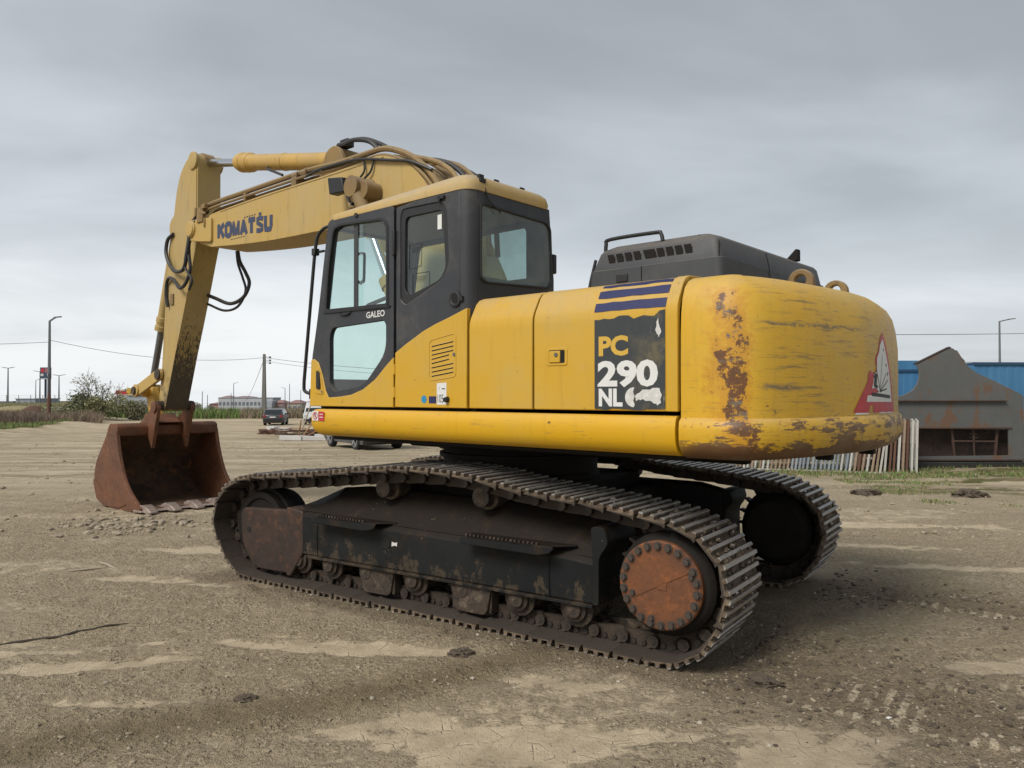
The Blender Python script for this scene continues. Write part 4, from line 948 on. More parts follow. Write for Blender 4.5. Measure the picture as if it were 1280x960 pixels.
# paper notices in the side window, small sticker
for a, b, w_, h_ in ((-.02, 2.83, .15, .2), (-.06, 2.60, .2, .26)):
    mb = MB(); mb.plate([(a, b), (a-w_, b-.0), (a-w_, b-h_*.9), (a, b-h_)], [[(a-.006, b-.006), (a-w_+.006, b-.006), (a-w_+.006, b-h_*.9+.006), (a-.006, b-h_+.008)]], 1.3665, 1.3672, fuz)
    for q in range(4): mb.box((a-w_*.5, 1.3668, b-.03-q*.012), (w_*(.7-.1*q), .0006, .004))
    mb.build('window_notice', M_int, cab, smooth=0)
mb = MB(); mb.box((-.37, 1.3668, 2.96), (.045, .0008, .11)); mb.build('window_sticker', M_white, cab, smooth=0)
# roof
def roof_ring(z_, d_, zf=0):
    pts = rounded([(1.035-d_*1.2, 1.395-d_), (1.035-d_*1.2, .42+d_), (-.712+d_, .42+d_), (-.712+d_, 1.395-d_)], [.12, .12, .12, .12], 6)
    return [(a, b, z_-.055*float(sst(np.array(a), .1, 1.05))*zf+.016*math.sin(max(0, min(1, (a+.7)/1.7))*PI)) for a, b in pts]
mb = MB(); mb.loft([roof_ring(3.155, .03), roof_ring(3.158, .004), roof_ring(3.20, 0), roof_ring(3.245, .012, .7), roof_ring(3.272, .04, 1), roof_ring(3.289, .10, 1), roof_ring(3.296, .2, 1)])
M_roof = paint('dusty_roof_paint', (.47, .30, .075), (.46, .33, .14), .85, .3, .55)
roof = up(mb, 'cab_roof', M_roof, smooth=40)
for y_ in (1.05, .75):
    mb = MB(); mb.tube([(-.66, y_-.03, 3.25), (-.66, y_-.02, 3.285), (-.66, y_+.02, 3.285), (-.66, y_+.03, 3.25)], .008, 6); mb.build('roof_eye', M_und, roof)
mb = MB(); mb.box((-.69, 1.255, 3.235), (.05, .06, .03)); mb.tube([(-.70, 1.25, 3.26), (-.715, 1.20, 3.10), (-.73, 1.08, 3.02)], .006, 6); mb.box((-.69, 1.26, 3.265), (.03, .05, .03)); up(mb, 'rear_wiper', M_black, bevel=.004)
# door
dho = rounded([(.935, 3.095), (.83, 3.112), (.275, 3.082), (.207, 3.025), (.203, 2.375), (1.045, 2.385), (1.012, 2.72)], [.06, .03, .03, .06, .02, .02, .1], 4)
dhl = rounded([(.942, 2.235), (.255, 2.258), (.225, 2.22), (.225, 2.0), (.509, 1.735), (.913, 1.685), (.975, 1.755), (.978, 2.165)], [.05, .03, .03, .1, .10, .03, .04, .04], 4)
mb = MB(); mb.plate(rounded([(1.005, 3.165), (.60, 3.212), (.26, 3.195), (.132, 3.15), (.132, 1.60), (1.25, 1.60), (1.238, 1.98), (1.152, 2.35)], [.05, .1, .05, .03, .0, .0, .05, .2], 4), [dho, dhl], 1.347, 1.390, fuz)
door = up(mb, 'cab_door', M_blk, bevel=.006)
mb = MB(); i_ = [((a-.58)*.955+.58, (b-2.75)*.96+2.75) for a, b in dho]; mb.plate([((a-.58)*1.02+.58, (b-2.75)*1.02+2.75) for a, b in dho], [i_], 1.384, 1.397, fuz); mb.build('window_seal', M_black, door, .004)
mb = MB(); mb.add([(a, 1.368, b) for a, b in dho], [tuple(range(len(dho)))]); mb.build('door_window', M_glass, door, smooth=0)
mb = MB(); mb.add([(a, 1.368, b) for a, b in dhl], [tuple(range(len(dhl)))]); mb.build('lower_door_window', M_glass, door, smooth=0)
mb = MB(); mb.box((.615, 1.374, 2.735), (.02, .008, .70)); mb.box((.645, 1.373, 2.735), (.035, .004, .70)); mb.build('sliding_pane_edge', M_int, door)
mb = MB(); mb.add([(.535, 1.376, 2.385), (.585, 1.376, 2.385), (.585, 1.376, 3.085), (.535, 1.376, 3.085)], [(0, 1, 2, 3)]); mb.build('sliding_pane_edge', M_glass, door, smooth=0)
mb = MB(); mb.bar((.48, 1.36, 2.40), (.25, 1.36, 2.44), .01, .03); mb.bar((.48, 1.36, 2.40), (.53, 1.36, 2.38), .01, .03); mb.build('grab_handle', M_int, door)
mb = MB(); mb.bar((1.06, 1.397, 2.372), (.17, 1.397, 2.362), .012, .014); mb.build('window_rail', M_black, door)
mb = MB(); mb.tube([(.84, 1.392, 2.352), (.80, 1.402, 2.335), (.72, 1.402, 2.335), (.68, 1.392, 2.352)], .008, 6, smooth=3); mb.build('pull', M_black, door)
mb = MB(); mb.cyl((.61, 1.39, 3.155), (.61, 1.40, 3.155), .02, n=16); mb.build('door_plug', M_black, door)
letters('GALEO', .475, 2.285, .235, .052, 1.3912, M_white, door, .018, slope=-.02)
ds = [(1.262, 1.56), (1.242, 1.965), (1.20, 1.975), (1.135, 1.94), (1.075, 1.83), (1.03, 1.70), (.985, 1.635), (.80, 1.645), (.67, 1.66), (.508, 1.705), (.354, 1.785), (.20, 1.905), (.128, 1.955), (.128, 1.56)]
mb = MB(); mb.uz(ds, 1.352, 1.3965); dsk = up(mb, 'door_skin', M_yel, bevel=.005)
mb = MB(); mb.plate(rounded([(1.175, 1.90), (1.175, 1.67), (1.05, 1.66), (1.08, 1.80), (1.12, 1.90)], .03, 4), [rounded([(1.16, 1.87), (1.16, 1.70), (1.085, 1.695), (1.10, 1.80), (1.125, 1.87)], .02, 4)], 1.3965, 1.402, fuz); mb.build('handle_surround', M_yel, dsk, .003)
mb = MB(); mb.uz(rounded([(1.15, 1.865), (1.15, 1.71), (1.095, 1.71), (1.105, 1.865)], .018, 4), 1.3965, 1.412); mb.build('door_handle', M_black, dsk, .006)
mb = MB(); mb.cyl((1.075, 1.3965, 1.685), (1.075, 1.403, 1.685), .012, n=14); mb.build('key_lock', M_rod2, dsk)
mb = MB(); mb.cyl((.80, 1.3965, 1.615), (.80, 1.399, 1.615), .022, n=18); mb.build('round_badge', M_yel, dsk)
for z_ in (1.86, 1.68):
    mb = MB(); mb.cyl((.118, 1.392, z_-.04), (.118, 1.392, z_+.04), .013, n=10); mb.build('hinge', M_yel, dsk)
for z_ in (2.86,):
    mb = MB(); mb.box((.118, 1.40, z_), (.03, .025, .2)); mb.build('hinge', M_black, door, .005)
# panel behind the door with louvred vent
sp = [(.108, 1.562), (.108, 1.99), (-.02, 2.055), (-.219, 2.145), (-.35, 2.19), (-.481, 2.226), (-.60, 2.262), (-.682, 2.287), (-.682, 1.562)]
mb = MB(); mb.uz(sp, 1.352, 1.3945); spn = up(mb, 'side_panel', M_yel, bevel=.005)
vo = rounded([(-.285, 2.07), (-.285, 1.76), (-.575, 1.79), (-.575, 2.115)], .035, 4)
mb = MB(); mb.plate(vo, [[((a+.43)*.955-.43, (b-1.935)*.96+1.935) for a, b in vo]], 1.3945, 1.398, fuz); mb.build('vent_frame', M_yel, spn, .0015)
for k in range(8):
    z_ = 1.80+.032*k; a, b = (-.315, -.545) if k not in (3, 4) else (-.315, -.50)
    mb = MB(); mb.uz([(a, z_-.007), (a, z_+.006), (b, z_+.034), (b, z_+.021)], 1.3935, 1.3955); mb.build('louvre_slot', M_gap, spn, smooth=0)
    mb = MB(); mb.add([(a, 1.3945, z_+.007), (b, 1.3945, z_+.035), (b, 1.3985, z_+.029), (a, 1.3985, z_+.001)], [(0, 1, 2, 3)]); mb.build('louvre', M_yel, spn, smooth=0)
mb = MB(); mb.cyl((-.555, 1.3945, 1.955), (-.555, 1.40, 1.955), .013, n=14); mb.build('key_lock', M_rod2, spn)
ring = [(-.23+.030*math.cos(k*PI/10), 1.625+.030*math.sin(k*PI/10)) for k in range(20)]; uzdecal('round_sticker', ring, 1.396, M_cyan, spn)
uzdecal('blue_sticker', [(-.285, 1.595), (-.285, 1.648), (-.365, 1.648), (-.365, 1.595)], 1.396, M_blue, spn)
uzdecal('number_sticker', [(-.372, 1.585), (-.372, 1.745), (-.475, 1.75), (-.475, 1.587)], 1.396, M_white, spn)
letters('105', -.381, 1.60, .062, .062, 1.3966, M_black, spn, .0)
uzdecal('print_line', [(-.425, 1.70), (-.425, 1.708), (-.46, 1.708), (-.46, 1.70)], 1.3966, M_int, spn, .0004); uzdecal('print_mark', [(-.39, 1.695), (-.39, 1.72), (-.405, 1.72), (-.405, 1.695)], 1.3966, M_white2, spn, .0004)
mb = MB(); mb.cyl((-.485, 1.39, 1.625), (-.485, 1.425, 1.622), .024, .018, 14); mb.build('rubber_stop', M_black, spn)
mb = MB(); mb.lathe([(0, .06), (.012, .06), (.016, .045), (.010, .03)], (-.56, 1.386, 2.36), (0, 1, 0), 20); mb.box((-.615, 1.39, 2.36), (.05, .02, .035)); mb.build('cab_plug', M_black, cab)
mb = MB(); mb.cyl((-.56, 1.3975, 2.36), (-.56, 1.4, 2.36), .029, n=16); mb.build('plug_hole', M_gap, cab)
mb = MB(); mb.cyl((-.40, 1.386, 3.125), (-.40, 1.41, 3.125), .02, n=12); mb.box((-.43, 1.40, 3.13), (.05, .02, .02)); mb.build('door_catch', M_black, cab)
mb = MB(); mb.box((-.68, .385, 2.73), (.05, .05, .16)); mb.build('tail_lamp', M_black, cab, .012)
# rail along the front edge of the cab
mb = MB(); mb.tube([(1.02, 1.36, 3.13), (1.10, 1.37, 3.115), (1.17, 1.38, 3.06), (1.20, 1.385, 2.95), (1.225, 1.39, 2.75), (1.32, 1.40, 1.95), (1.345, 1.40, 1.75), (1.335, 1.395, 1.69), (1.27, 1.37, 1.665)], .016, 8, smooth=4); mb.box((1.20, 1.385, 2.92), (.05, .05, .06)); mb.box((1.14, 1.37, 2.92), (.1, .02, .02)); mb.box((1.25, 1.36, 1.665), (.07, .06, .09)); up(mb, 'front_handrail', M_black, bevel=.004)
# interior
mb = MB(); mb.box((-.05, .90, 1.93), (.52, .50, .14)); mb.box((-.05, .9, 1.76), (.4, .4, .24)); mb.bar((-.28, .90, 1.95), (-.44, .90, 2.55), .14, .48, (1, 0, 0)); up(mb, 'driver_seat', M_seat, bevel=.05, seg=3)
for y_ in (1.21, .60):
    mb = MB(); mb.box((.05, y_, 2.02), (.55, .16, .14)); mb.tube([(.30, y_, 2.08), (.32, y_, 2.16), (.36, y_, 2.26)], [.05, .035, .02], 10); mb.box((.37, y_, 2.31), (.05, .05, .11)); up(mb, 'lever_console', M_int, bevel=.015)
mb = MB(); mb.box((.85, .52, 2.35), (.14, .12, .2)); mb.bar((.95, .5, 1.7), (.86, .52, 2.28), .05, .06); up(mb, 'monitor', M_int, bevel=.015)
mb = MB(); mb.tube([(.85, .9, 1.66), (.78, .9, 1.9), (.76, .9, 2.05)], .02, 8); mb.box((.85, 1.0, 1.68), (.2, .1, .04)); up(mb, 'travel_pedal', M_int)
mb = MB(); mb.box((.15, .9, 3.11), (1.5, .84, .03)); mb.box((-.6, .9, 2.1), (.06, .84, .9)); mb.box((-.45, .55, 2.35), (.36, .14, .5)); up(mb, 'cab_lining', M_beige, bevel=.02)
mb = MB(); mb.plate(rounded([(.98, 2.92), (.98, 2.66), (.86, 2.64), (.85, 2.92)], .04, 4), [rounded([(.965, 2.905), (.965, 2.675), (.875, 2.66), (.865, 2.905)], .035, 4)], 1.10, 1.12, fuz); mb.bar((1.0, 1.11, 2.68), (.9, 1.11, 2.64), .015, .015); up(mb, 'mirror', M_black)

# ---------------- boom
bl, br = .25, -.29
low_ = [(5.62, 3.74), (5.24, 3.64), (4.6, 3.585), (3.9, 3.54), (3.3, 3.52), (2.70, 3.505), (2.3, 3.45), (1.9, 3.30), (1.5, 3.02), (1.1, 2.55), (.7, 2.02), (.52, 1.72)]
upp_ = [(.18, 1.72), (.10, 1.95), (.35, 2.65), (.70, 3.30), (1.04, 3.775), (1.33, 4.015), (1.52, 4.105), (1.65, 4.14), (1.80, 4.155), (2.47, 4.125), (3.2, 4.12), (3.93, 4.118), (4.6, 4.103), (5.24, 4.085), (5.55, 4.06)]
lo_c = [(p.x, p.y) for p in catmull(low_[1:-1], 3)]; up_c = [(p.x, p.y) for p in catmull(upp_[1:-1], 3)]
def boom_pair(pts): return pts
poly = [low_[0]]+lo_c+[low_[-1], upp_[0]]+up_c+[upp_[-1]]
mb = MB()
def bv(a, q):  # plates converge at the tip and spread slightly at the foot
    k = float(sst(np.array(a), 5.05, 5.6)); return q*(1-.14*k)+(-.02)*k*.1
n_ = len(poly)
V = [(a, bv(a, bl), b) for a, b in poly]+[(a, bv(a, br), b) for a, b in poly]
bm = bmesh.new(); loop = [bm.verts.new((a, b, 0)) for a, b in poly]
for i in range(n_): bm.edges.new((loop[i-1], loop[i]))
bmesh.ops.triangle_fill(bm, use_beauty=True, edges=bm.edges[:]); bm.verts.index_update()
tri = [[q.index for q in f.verts] for f in bm.faces]; bm.free()
mb.add(V, [tuple(f) for f in tri]+[tuple(i+n_ for i in reversed(f)) for f in tri]+[(i, (i+1) % n_, (i+1) % n_+n_, i+n_) for i in range(n_)])
boom = up(mb, 'boom', M_boom, bevel=.010, smooth=30)
# weld beads where the side plates meet the top plate: side plates stand proud
for q in (bl, br):
    s_ = 1 if q > 0 else -1
    mb = MB(); mb.tube([(a, q+s_*.002, b-.02) for a, b in catmull([(1.65, 4.14), (2.47, 4.125), (3.93, 4.118), (5.0, 4.095)], 4) ], .006, 6); mb.build('weld_bead', M_boom, boom)
# tip fork
for q in (bl-.005, br+.005):
    s_ = 1 if q > 0 else -1
    fk = rounded([(5.20, 4.03), (5.20, 3.70), (5.58, 3.75), (5.84, 3.80), (5.90, 3.95), (5.80, 4.07), (5.55, 4.06)], [.04, .04, .1, .1, .1, .1, .05], 4)
    mb = MB(); mb.uz(fk, q-s_*.035, q+s_*.03); mb.lathe([(0, .115), (.03, .115), (.035, .10), (.05, .10), (.052, .05)], (5.74, q+s_*.02, 3.94), (0, s_, 0), 24); mb.build('tip_fork', M_boom, boom, .01)
# lettering on the left side plate (own stroke letters)
def stroke_word(word, u0, z0, w, h_, v, sl):
    G = {'K': [[(0, 0), (0, 1)], [(.05, .45), (.8, 1)], [(.3, .62), (.85, 0)]], 'O': 'ring', 'M': [[(0, 0), (0, 1)], [(0, 1), (.42, .12)], [(.42, .12), (.84, 1)], [(.84, 1), (.84, 0)]],
         'A': [[(0, 0), (.4, 1)], [(.4, 1), (.86, 0)], [(.18, .3), (.66, .3)]], 'T': [[(0, .9), (.8, .9)], [(.4, 0), (.4, .95)]],
         'S': [[(.78, .86), (.45, 1.0), (.1, .86), (.12, .62), (.42, .5), (.74, .38), (.76, .14), (.42, 0), (.02, .12)]], 'U': [[(0, 1), (0, .3), (.1, .08), (.4, 0), (.7, .08), (.8, .3), (.8, 1)]]}
    n = len(word); cw_ = w/n; mb = MB(); e = 0
    for i, ch in enumerate(word):
        g = G[ch]
        if g == 'ring': g = [[(.42+.40*math.cos(a*PI/8), .5+.5*math.sin(a*PI/8)) for a in range(17)]]
        for st in g:
            st = [((min(max(p[0], .08), .80)*.93)*cw_, min(max(p[1], .09), .91)*h_) for p in st]
            P = [Vector(p) for p in st]; wd_ = {'M': .024, 'A': .028, 'S': .029}.get(ch, .033); lft, rgt_ = [], []
            for k in range(len(P)):
                d_ = (P[min(k+1, len(P)-1)]-P[max(k-1, 0)]).normalized(); q = Vector((-d_.y, d_.x))*wd_
                pp = P[k]
                if k == 0 and (P[0]-P[-1]).length > .01: pp = pp-d_*.014
                if k == len(P)-1 and (P[0]-P[-1]).length > .01: pp = pp+d_*.014
                lft.append(pp+q); rgt_.append(pp-q)
            e += .00003
            vs = []
            for a, b in zip(lft, rgt_):
                for p in (a, b): vs.append((u0-(i*cw_+p.x), v+e, z0+p.y-sl*(i*cw_+p.x)))
            mb.add(vs, [(2*k, 2*k+1, 2*k+3, 2*k+2) for k in range(len(P)-1)])
    return mb.build('lettering', M_navy, boom, smooth=0)
stroke_word('KOMATSU', 5.05, 3.725, 1.33, .19, bl+.0035, .052)
mb = MB(); mb.box((4.02, bl+.004, 3.895), (.06, .001, .035)); mb.build('lettering', M_navy, boom, smooth=0)
mb = MB()
for k in range(5): mb.box((4.38-.06*k, bl+.003, 3.905), (.03, .001, .014))
for k in range(6): mb.box((4.70-.06*k, bl+.003, 3.668), (.04, .001, .008))
mb.build('worn_print', M_int, boom, smooth=0)
# cylinder pin boss and lamp
mb = MB(); mb.lathe([(0, .12), (.05, .12), (.06, .085), (.13, .085), (.14, .10), (.20, .10), (.205, .055), (.19, .05)], (1.88, bl-.01, 3.81), (0, 1, 0), 26); mb.lathe([(0, .10), (.2, .10)], (1.76, bl+.0, 3.76), (0, 1, 0), 20); mb.build('cylinder_boss', M_greasy, boom, .006)
mb = MB(); mb.add([(2.30, .34, 3.80), (2.30, .46, 3.80), (2.32, .47, 3.98), (2.32, .33, 3.98), (2.02, .37, 3.80), (2.02, .47, 3.78), (2.06, .48, 3.94), (2.06, .36, 3.95)], [(0,1,2,3),(7,6,5,4),(0,4,5,1),(1,5,6,2),(2,6,7,3),(3,7,4,0)]); mb.bar((2.06, .42, 3.80), (2.0, .40, 3.66), .03, .03); mb.box((2.0, .33, 3.66), (.05, .16, .04)); mb.build('work_lamp', M_black, boom, .012)
mb = MB(); mb.tube([(2.02, .40, 3.68), (1.98, .42, 3.62), (1.93, .36, 3.64), (1.95, .30, 3.75)], .018, 6, smooth=3); mb.build('lamp_bracket', M_greasy, boom)
# hydraulic pipes along the top
def pipes(ys, zoff, r, m_=M_greasy, name='hydraulic_pipe', pts=None):
    for y_ in ys:
        P = pts or [(5.45, 4.22), (5.25, 4.245), (4.6, 4.25), (4.02, 4.256), (3.3, 4.262), (2.95, 4.26), (2.5, 4.235), (2.0, 4.235), (1.72, 4.232), (1.5, 4.17), (1.25, 4.05), (1.0, 3.85), (.72, 3.50)]
        mb = MB(); mb.tube([(a, y_, b+zoff) for a, b in P], r, 8, smooth=4); mb.build(name, m_, boom)
pipes((.20,), .0, .032); pipes((-.10, -.22), -.01, .03)
pipes((.10,), -.06, .022); pipes((.235,), -.075, .018)
mb = MB()
for a, b in ((3.30, 4.235), (3.12, 4.24)): mb.cyl((a+.05, .20, b), (a-.06, .20, b+.005), .052, n=10)
mb.box((3.3, .19, 4.17), (.10, .12, .10)); mb.build('pipe_joint', M_greasy, boom, .006)
for c_, d_ in (((4.4, .1, 4.17), (.05, .3, .10)), ((2.2, .0, 4.19), (.06, .5, .06))): mb = MB(); mb.box(c_, d_); mb.build('pipe_clamp', M_greasy, boom, .006)
for k, (y_, dz) in enumerate(((.20, 0), (.06, .02), (-.08, .03), (-.2, .0))):
    mb = MB(); mb.tube([(1.25, y_, 4.05), (1.05, y_-.02, 3.99+dz), (.85, y_-.03, 3.90+dz), (.62, y_, 3.72), (.50, y_, 3.4), (.46, y_, 3.0)], .026, 8, smooth=4); mb.build('hydraulic_hose', M_hose if k % 2 else M_greasy, boom)
for pts, r in (([(2.72, .05, 4.42), (2.60, .12, 4.47), (2.45, .15, 4.45), (2.2, .2, 4.43), (1.95, .2, 4.36), (1.8, .18, 4.24)], .026), ([(3.05, .24, 4.18), (2.8, .26, 4.20), (2.4, .27, 4.19), (2.0, .28, 4.16), (1.5, .28, 4.05), (1.2, .27, 3.98), (.95, .22, 3.86)], .016), ([(1.95, .27, 4.14), (1.93, .28, 4.02), (2.02, .29, 3.94), (2.05, .30, 3.90)], .011), ([(1.78, .27, 4.13), (1.82, .28, 4.0), (1.93, .29, 3.93)], .011),
               ([(2.7, .0, 4.44), (2.52, .05, 4.51), (2.2, .08, 4.47), (1.9, .1, 4.35), (1.7, .1, 4.24)], .024)):
    mb = MB(); mb.tube(pts, r, 8, smooth=5); mb.build('hydraulic_hose', M_hose, boom)
for pts, r in (([(5.45, .21, 4.20), (5.70, .24, 4.10), (5.85, .25, 3.92), (5.86, .25, 3.62), (5.82, .25, 3.40), (5.95, .25, 3.22), (6.15, .24, 3.17), (6.35, .22, 3.30), (6.55, .20, 3.36), (6.68, .18, 3.30), (6.70, .18, 3.12), (6.65, .18, 2.95)], .024), ([(5.42, .2, 4.16), (5.68, .26, 4.02), (5.80, .27, 3.8), (5.88, .27, 3.6), (6.0, .26, 3.42), (6.28, .23, 3.42), (6.5, .21, 3.52), (6.66, .20, 3.72), (6.64, .19, 3.92), (6.5, .17, 4.0)], .026), ([(5.44, .22, 4.21), (5.74, .26, 4.05), (5.9, .26, 3.7), (5.95, .26, 3.45), (5.75, .26, 3.25), (5.85, .25, 3.12)], .018),
               ([(5.35, -.20, 3.66), (5.38, -.25, 3.52), (5.28, -.28, 3.36), (5.20, -.29, 3.2), (5.32, -.27, 3.02), (5.62, -.24, 2.95), (5.95, -.19, 3.05), (6.10, -.16, 3.10)], .026), ([(5.42, -.22, 3.67), (5.45, -.26, 3.5), (5.36, -.28, 3.3), (5.28, -.28, 3.1), (5.45, -.26, 2.9), (5.75, -.22, 2.86), (6.15, -.18, 2.98)], .018)):
    mb = MB(); mb.tube(pts, r, 8, smooth=5); mb.build('hydraulic_hose', M_hose, boom)
mb = MB(); mb.box((5.48, .27, 4.10), (.16, .05, .2)); mb.box((5.38, .27, 4.2), (.1, .06, .06)); mb.box((5.62, .27, 4.16), (.04, .04, .12)); mb.cyl((5.50, .28, 4.14), (5.34, .28, 4.10), .02, n=8); mb.cyl((5.36, .28, 4.04), (5.36, .28, 3.92), .018, n=8); mb.build('pipe_bracket', M_greasy, boom, .006)
# boom cylinders
for sg, y_ in ((1, .43), (-1, -.47)):
    A_, B_ = Vector((.66, y_, 1.50)), Vector((1.88, y_, 3.81)); D = (B_-A_).normalized()
    mb = MB(); mb.cyl(A_, A_+D*1.45, .085, n=20); mb.cyl(A_+D*1.38, A_+D*1.48, .10, n=20); mb.cyl(A_-Vector((0, .09, 0)), A_+Vector((0, .09, 0)), .11, n=20); bc = up(mb, 'boom_cylinder', M_boom)
    mb = MB(); mb.cyl(A_+D*1.45, B_-D*.3, .05, n=16); mb.build('rod', M_chrome, bc)
    mb = MB(); mb.cyl(B_-Vector((0, .07, 0)), B_+Vector((0, .07, 0)), .11, n=20); mb.cyl(B_-D*.32, B_, .07, n=16); mb.build('rod_eye', M_greasy, bc)
mb = MB(); mb.box((.6, .43, 1.45), (.4, .12, .3)); mb.box((.6, -.47, 1.45), (.4, .12, .3)); mb.uz(rounded([(-.2, 1.4), (.05, 1.95), (.45, 1.98), (.75, 1.4)], .08, 3), .28, .33); mb.uz(rounded([(-.2, 1.4), (.05, 1.95), (.45, 1.98), (.75, 1.4)], .08, 3), -.37, -.32); up(mb, 'boom_mount', M_und, bevel=.02)
# right-hand tanks
mb = MB(); mb.box((.25, -.93, 1.90), (1.7, .86, .72)); mb.box((.9, -.93, 1.75), (.6, .8, .4)); up(mb, 'fuel_tank', M_yel, bevel=.05, seg=3)

# ---------------- arm cylinder
A_, B_ = Vector((2.62, -.03, 4.335)), Vector((5.93, -.03, 4.965)); D = (B_-A_).normalized()
mb = MB(); mb.lathe([(.05, .08), (.08, .104), (2.05, .104), (2.06, .112), (2.10, .112), (2.11, .125), (2.20, .132), (2.22, .118), (2.27, .118), (2.28, .130), (2.36, .130), (2.38, .112), (2.44, .105), (2.45, .065)], A_, D, 28)
mb.lathe([(1.28, .104), (1.285, .110), (1.33, .110), (1.335, .104)], A_, D, 28)
M_cyl = paint('greasy_yellow_cylinder', (.50, .30, .05), (.42, .27, .08), .3, .4, .38, grime=.9)
ac = up(mb, 'arm_cylinder', M_cyl, bevel=.004)
mb = MB(); mb.cyl(A_+D*2.4, B_, .056, n=20); mb.build('rod', M_chrome, ac)
mb = MB(); mb.cyl(B_-Vector((0, .075, 0)), B_+Vector((0, .075, 0)), .125, n=24); mb.build('rod_eye', M_greasy, ac)
mb = MB(); mb.cyl(A_-Vector((0, .13, 0)), A_+Vector((0, .13, 0)), .12, n=24); mb.build('base_eye', M_greasy, ac)
for q in (.16, -.22):
    mb = MB(); mb.uz(rounded([(2.35, 4.11), (2.48, 4.40), (2.60, 4.47), (2.75, 4.42), (2.90, 4.11)], .07, 4), q-.025, q+.025); mb.build('cylinder_lug', M_greasy, boom, .008)
mb = MB(); mb.box((2.55, .04, 4.50), (.14, .10, .09)); mb.cyl((2.55, .05, 4.48), (2.42, .10, 4.46), .03, n=10); mb.build('port_block', M_hose, ac, .01)
mb = MB(); mb.tube([(3.25+1.0, -.03, 4.60), (4.15, .08, 4.52), (3.9, .12, 4.42), (3.7, .14, 4.34)], .016, 6, smooth=3); mb.build('drain_hose', M_hose, ac)

# ---------------- arm
al, ar = .15, -.19
apoly = rounded([(5.80, 4.98), (5.86, 5.06), (6.02, 5.06), (6.16, 5.00), (6.33, 4.86), (6.46, 4.60), (6.52, 4.30), (6.60, 4.08), (6.68, 3.80), (6.76, 3.24), (6.83, 2.60), (6.89, 2.0), (6.97, 1.62), (6.95, 1.45), (6.85, 1.40), (6.77, 1.47), (6.62, 1.85), (6.47, 2.24), (6.33, 2.56), (6.10, 3.12), (5.86, 3.74), (5.80, 3.85), (5.82, 4.42), (5.82, 4.84)],
                [.04, .04, .06, .1, .15, .15, .1, .1, .1, 0, 0, 0, .06, .06, .05, .05, 0, .2, .2, 0, .1, .1, .1, .03], 3)
mb = MB(); mb.plate(apoly, [], al, ar, fuz); arm = up(mb, 'arm', M_arm, bevel=.010, smooth=30)
mb = MB(); mb.lathe([(0, .125), (.035, .125), (.04, .10), (.045, .05)], (5.92, al, 4.955), (0, 1, 0), 24); mb.lathe([(0, .125), (.035, .125), (.04, .10), (.045, .05)], (5.92, ar, 4.955), (0, -1, 0), 24); mb.build('cylinder_pin_boss', M_arm, arm, .005)
mb = MB(); mb.uz(rounded([(5.84, 4.80), (5.88, 4.92), (5.99, 4.92), (6.0, 4.80), (5.94, 4.2), (5.88, 3.8), (5.84, 3.9)], .03, 3), al-.002, al+.012); mb.build('stiffener_plate', M_arm, arm, .003)
mb = MB(); mb.uz(rounded([(6.50, 4.30), (6.66, 4.32), (6.80, 4.22), (6.82, 4.08), (6.72, 3.98), (6.58, 4.0)], .06, 4), .05, .085); mb.uz(rounded([(6.50, 4.30), (6.66, 4.32), (6.80, 4.22), (6.82, 4.08), (6.72, 3.98), (6.58, 4.0)], .06, 4), -.125, -.09); mb.build('cylinder_bracket', M_arm, arm, .006)
mb = MB(); mb.cyl((6.885, al+.085, 1.96), (6.885, ar-.085, 1.96), .082, n=22); mb.build('link_pin', M_roll, arm, .012)
mb = MB(); mb.cyl((6.86, al+.10, 1.50), (6.86, ar-.10, 1.50), .07, n=22); mb.build('bucket_pin', M_roll, arm, .006)
mb = MB(); mb.box((6.55, al+.01, 3.05), (.09, .02, .16)); mb.build('pipe_clamp', M_greasy, arm, .004)
# ---------------- bucket cylinder
A_, B_ = Vector((6.75, -.02, 4.15)), Vector((7.62, -.02, 1.72)); D = (B_-A_).normalized(); L_ = (B_-A_).length
mb = MB(); mb.lathe([(.0, .07), (.05, .082), (1.38, .082), (1.39, .095), (1.46, .10), (1.47, .088), (1.52, .088), (1.53, .10), (1.60, .10), (1.61, .055)], A_, D, 22); bcy = up(mb, 'bucket_cylinder', M_arm)
mb = MB(); mb.cyl(A_+D*1.5, B_, .05, n=18); mb.build('rod', M_rod2, bcy)
mb = MB(); mb.cyl(A_-Vector((0, .08, 0)), A_+Vector((0, .08, 0)), .09, n=20); mb.build('base_eye', M_greasy, bcy)
mb = MB(); mb.cyl(B_-Vector((0, .09, 0)), B_+Vector((0, .09, 0)), .085, n=20); mb.build('rod_eye', M_greasy, bcy)
# links
for q in (.185, -.225):
    a, b = Vector((6.885, 1.96)), Vector((7.62, 1.72)); d_ = (b-a).normalized(); p = Vector((-d_.y, d_.x))
    lp = []
    for c0, r0, s0 in ((a, .085, 1), (b, .085, -1)):
        for k in range(9):
            ang = (PI/2+k*PI/8) if s0 == 1 else (-PI/2+k*PI/8)
            w = d_*math.cos(ang)*r0+p*math.sin(ang)*r0; lp.append((c0.x+w.x, c0.y+w.y))
    mb = MB(); mb.uz(lp, q-.025, q+.025); mb.lathe([(0, .10), (.03, .10), (.035, .085)], (7.62, q+(.02 if q > 0 else -.02), 1.72), (0, 1 if q > 0 else -1, 0), 20); tl = up(mb, 'tipping_link', M_greasy if q < 0 else M_boom, bevel=.008); s_ = 1 if q > 0 else -1; mb = MB(); mb.cyl((7.62, q+s_*.03, 1.72), (7.62, q+s_*.085, 1.72), .062, n=18); mb.build('pin', M_roll, tl, .008)
M_lk = paint('chipped_yellow_link', (.58, .34, .03), (.5, .3, .05), .3, 1.0, .5, scratch=.6)
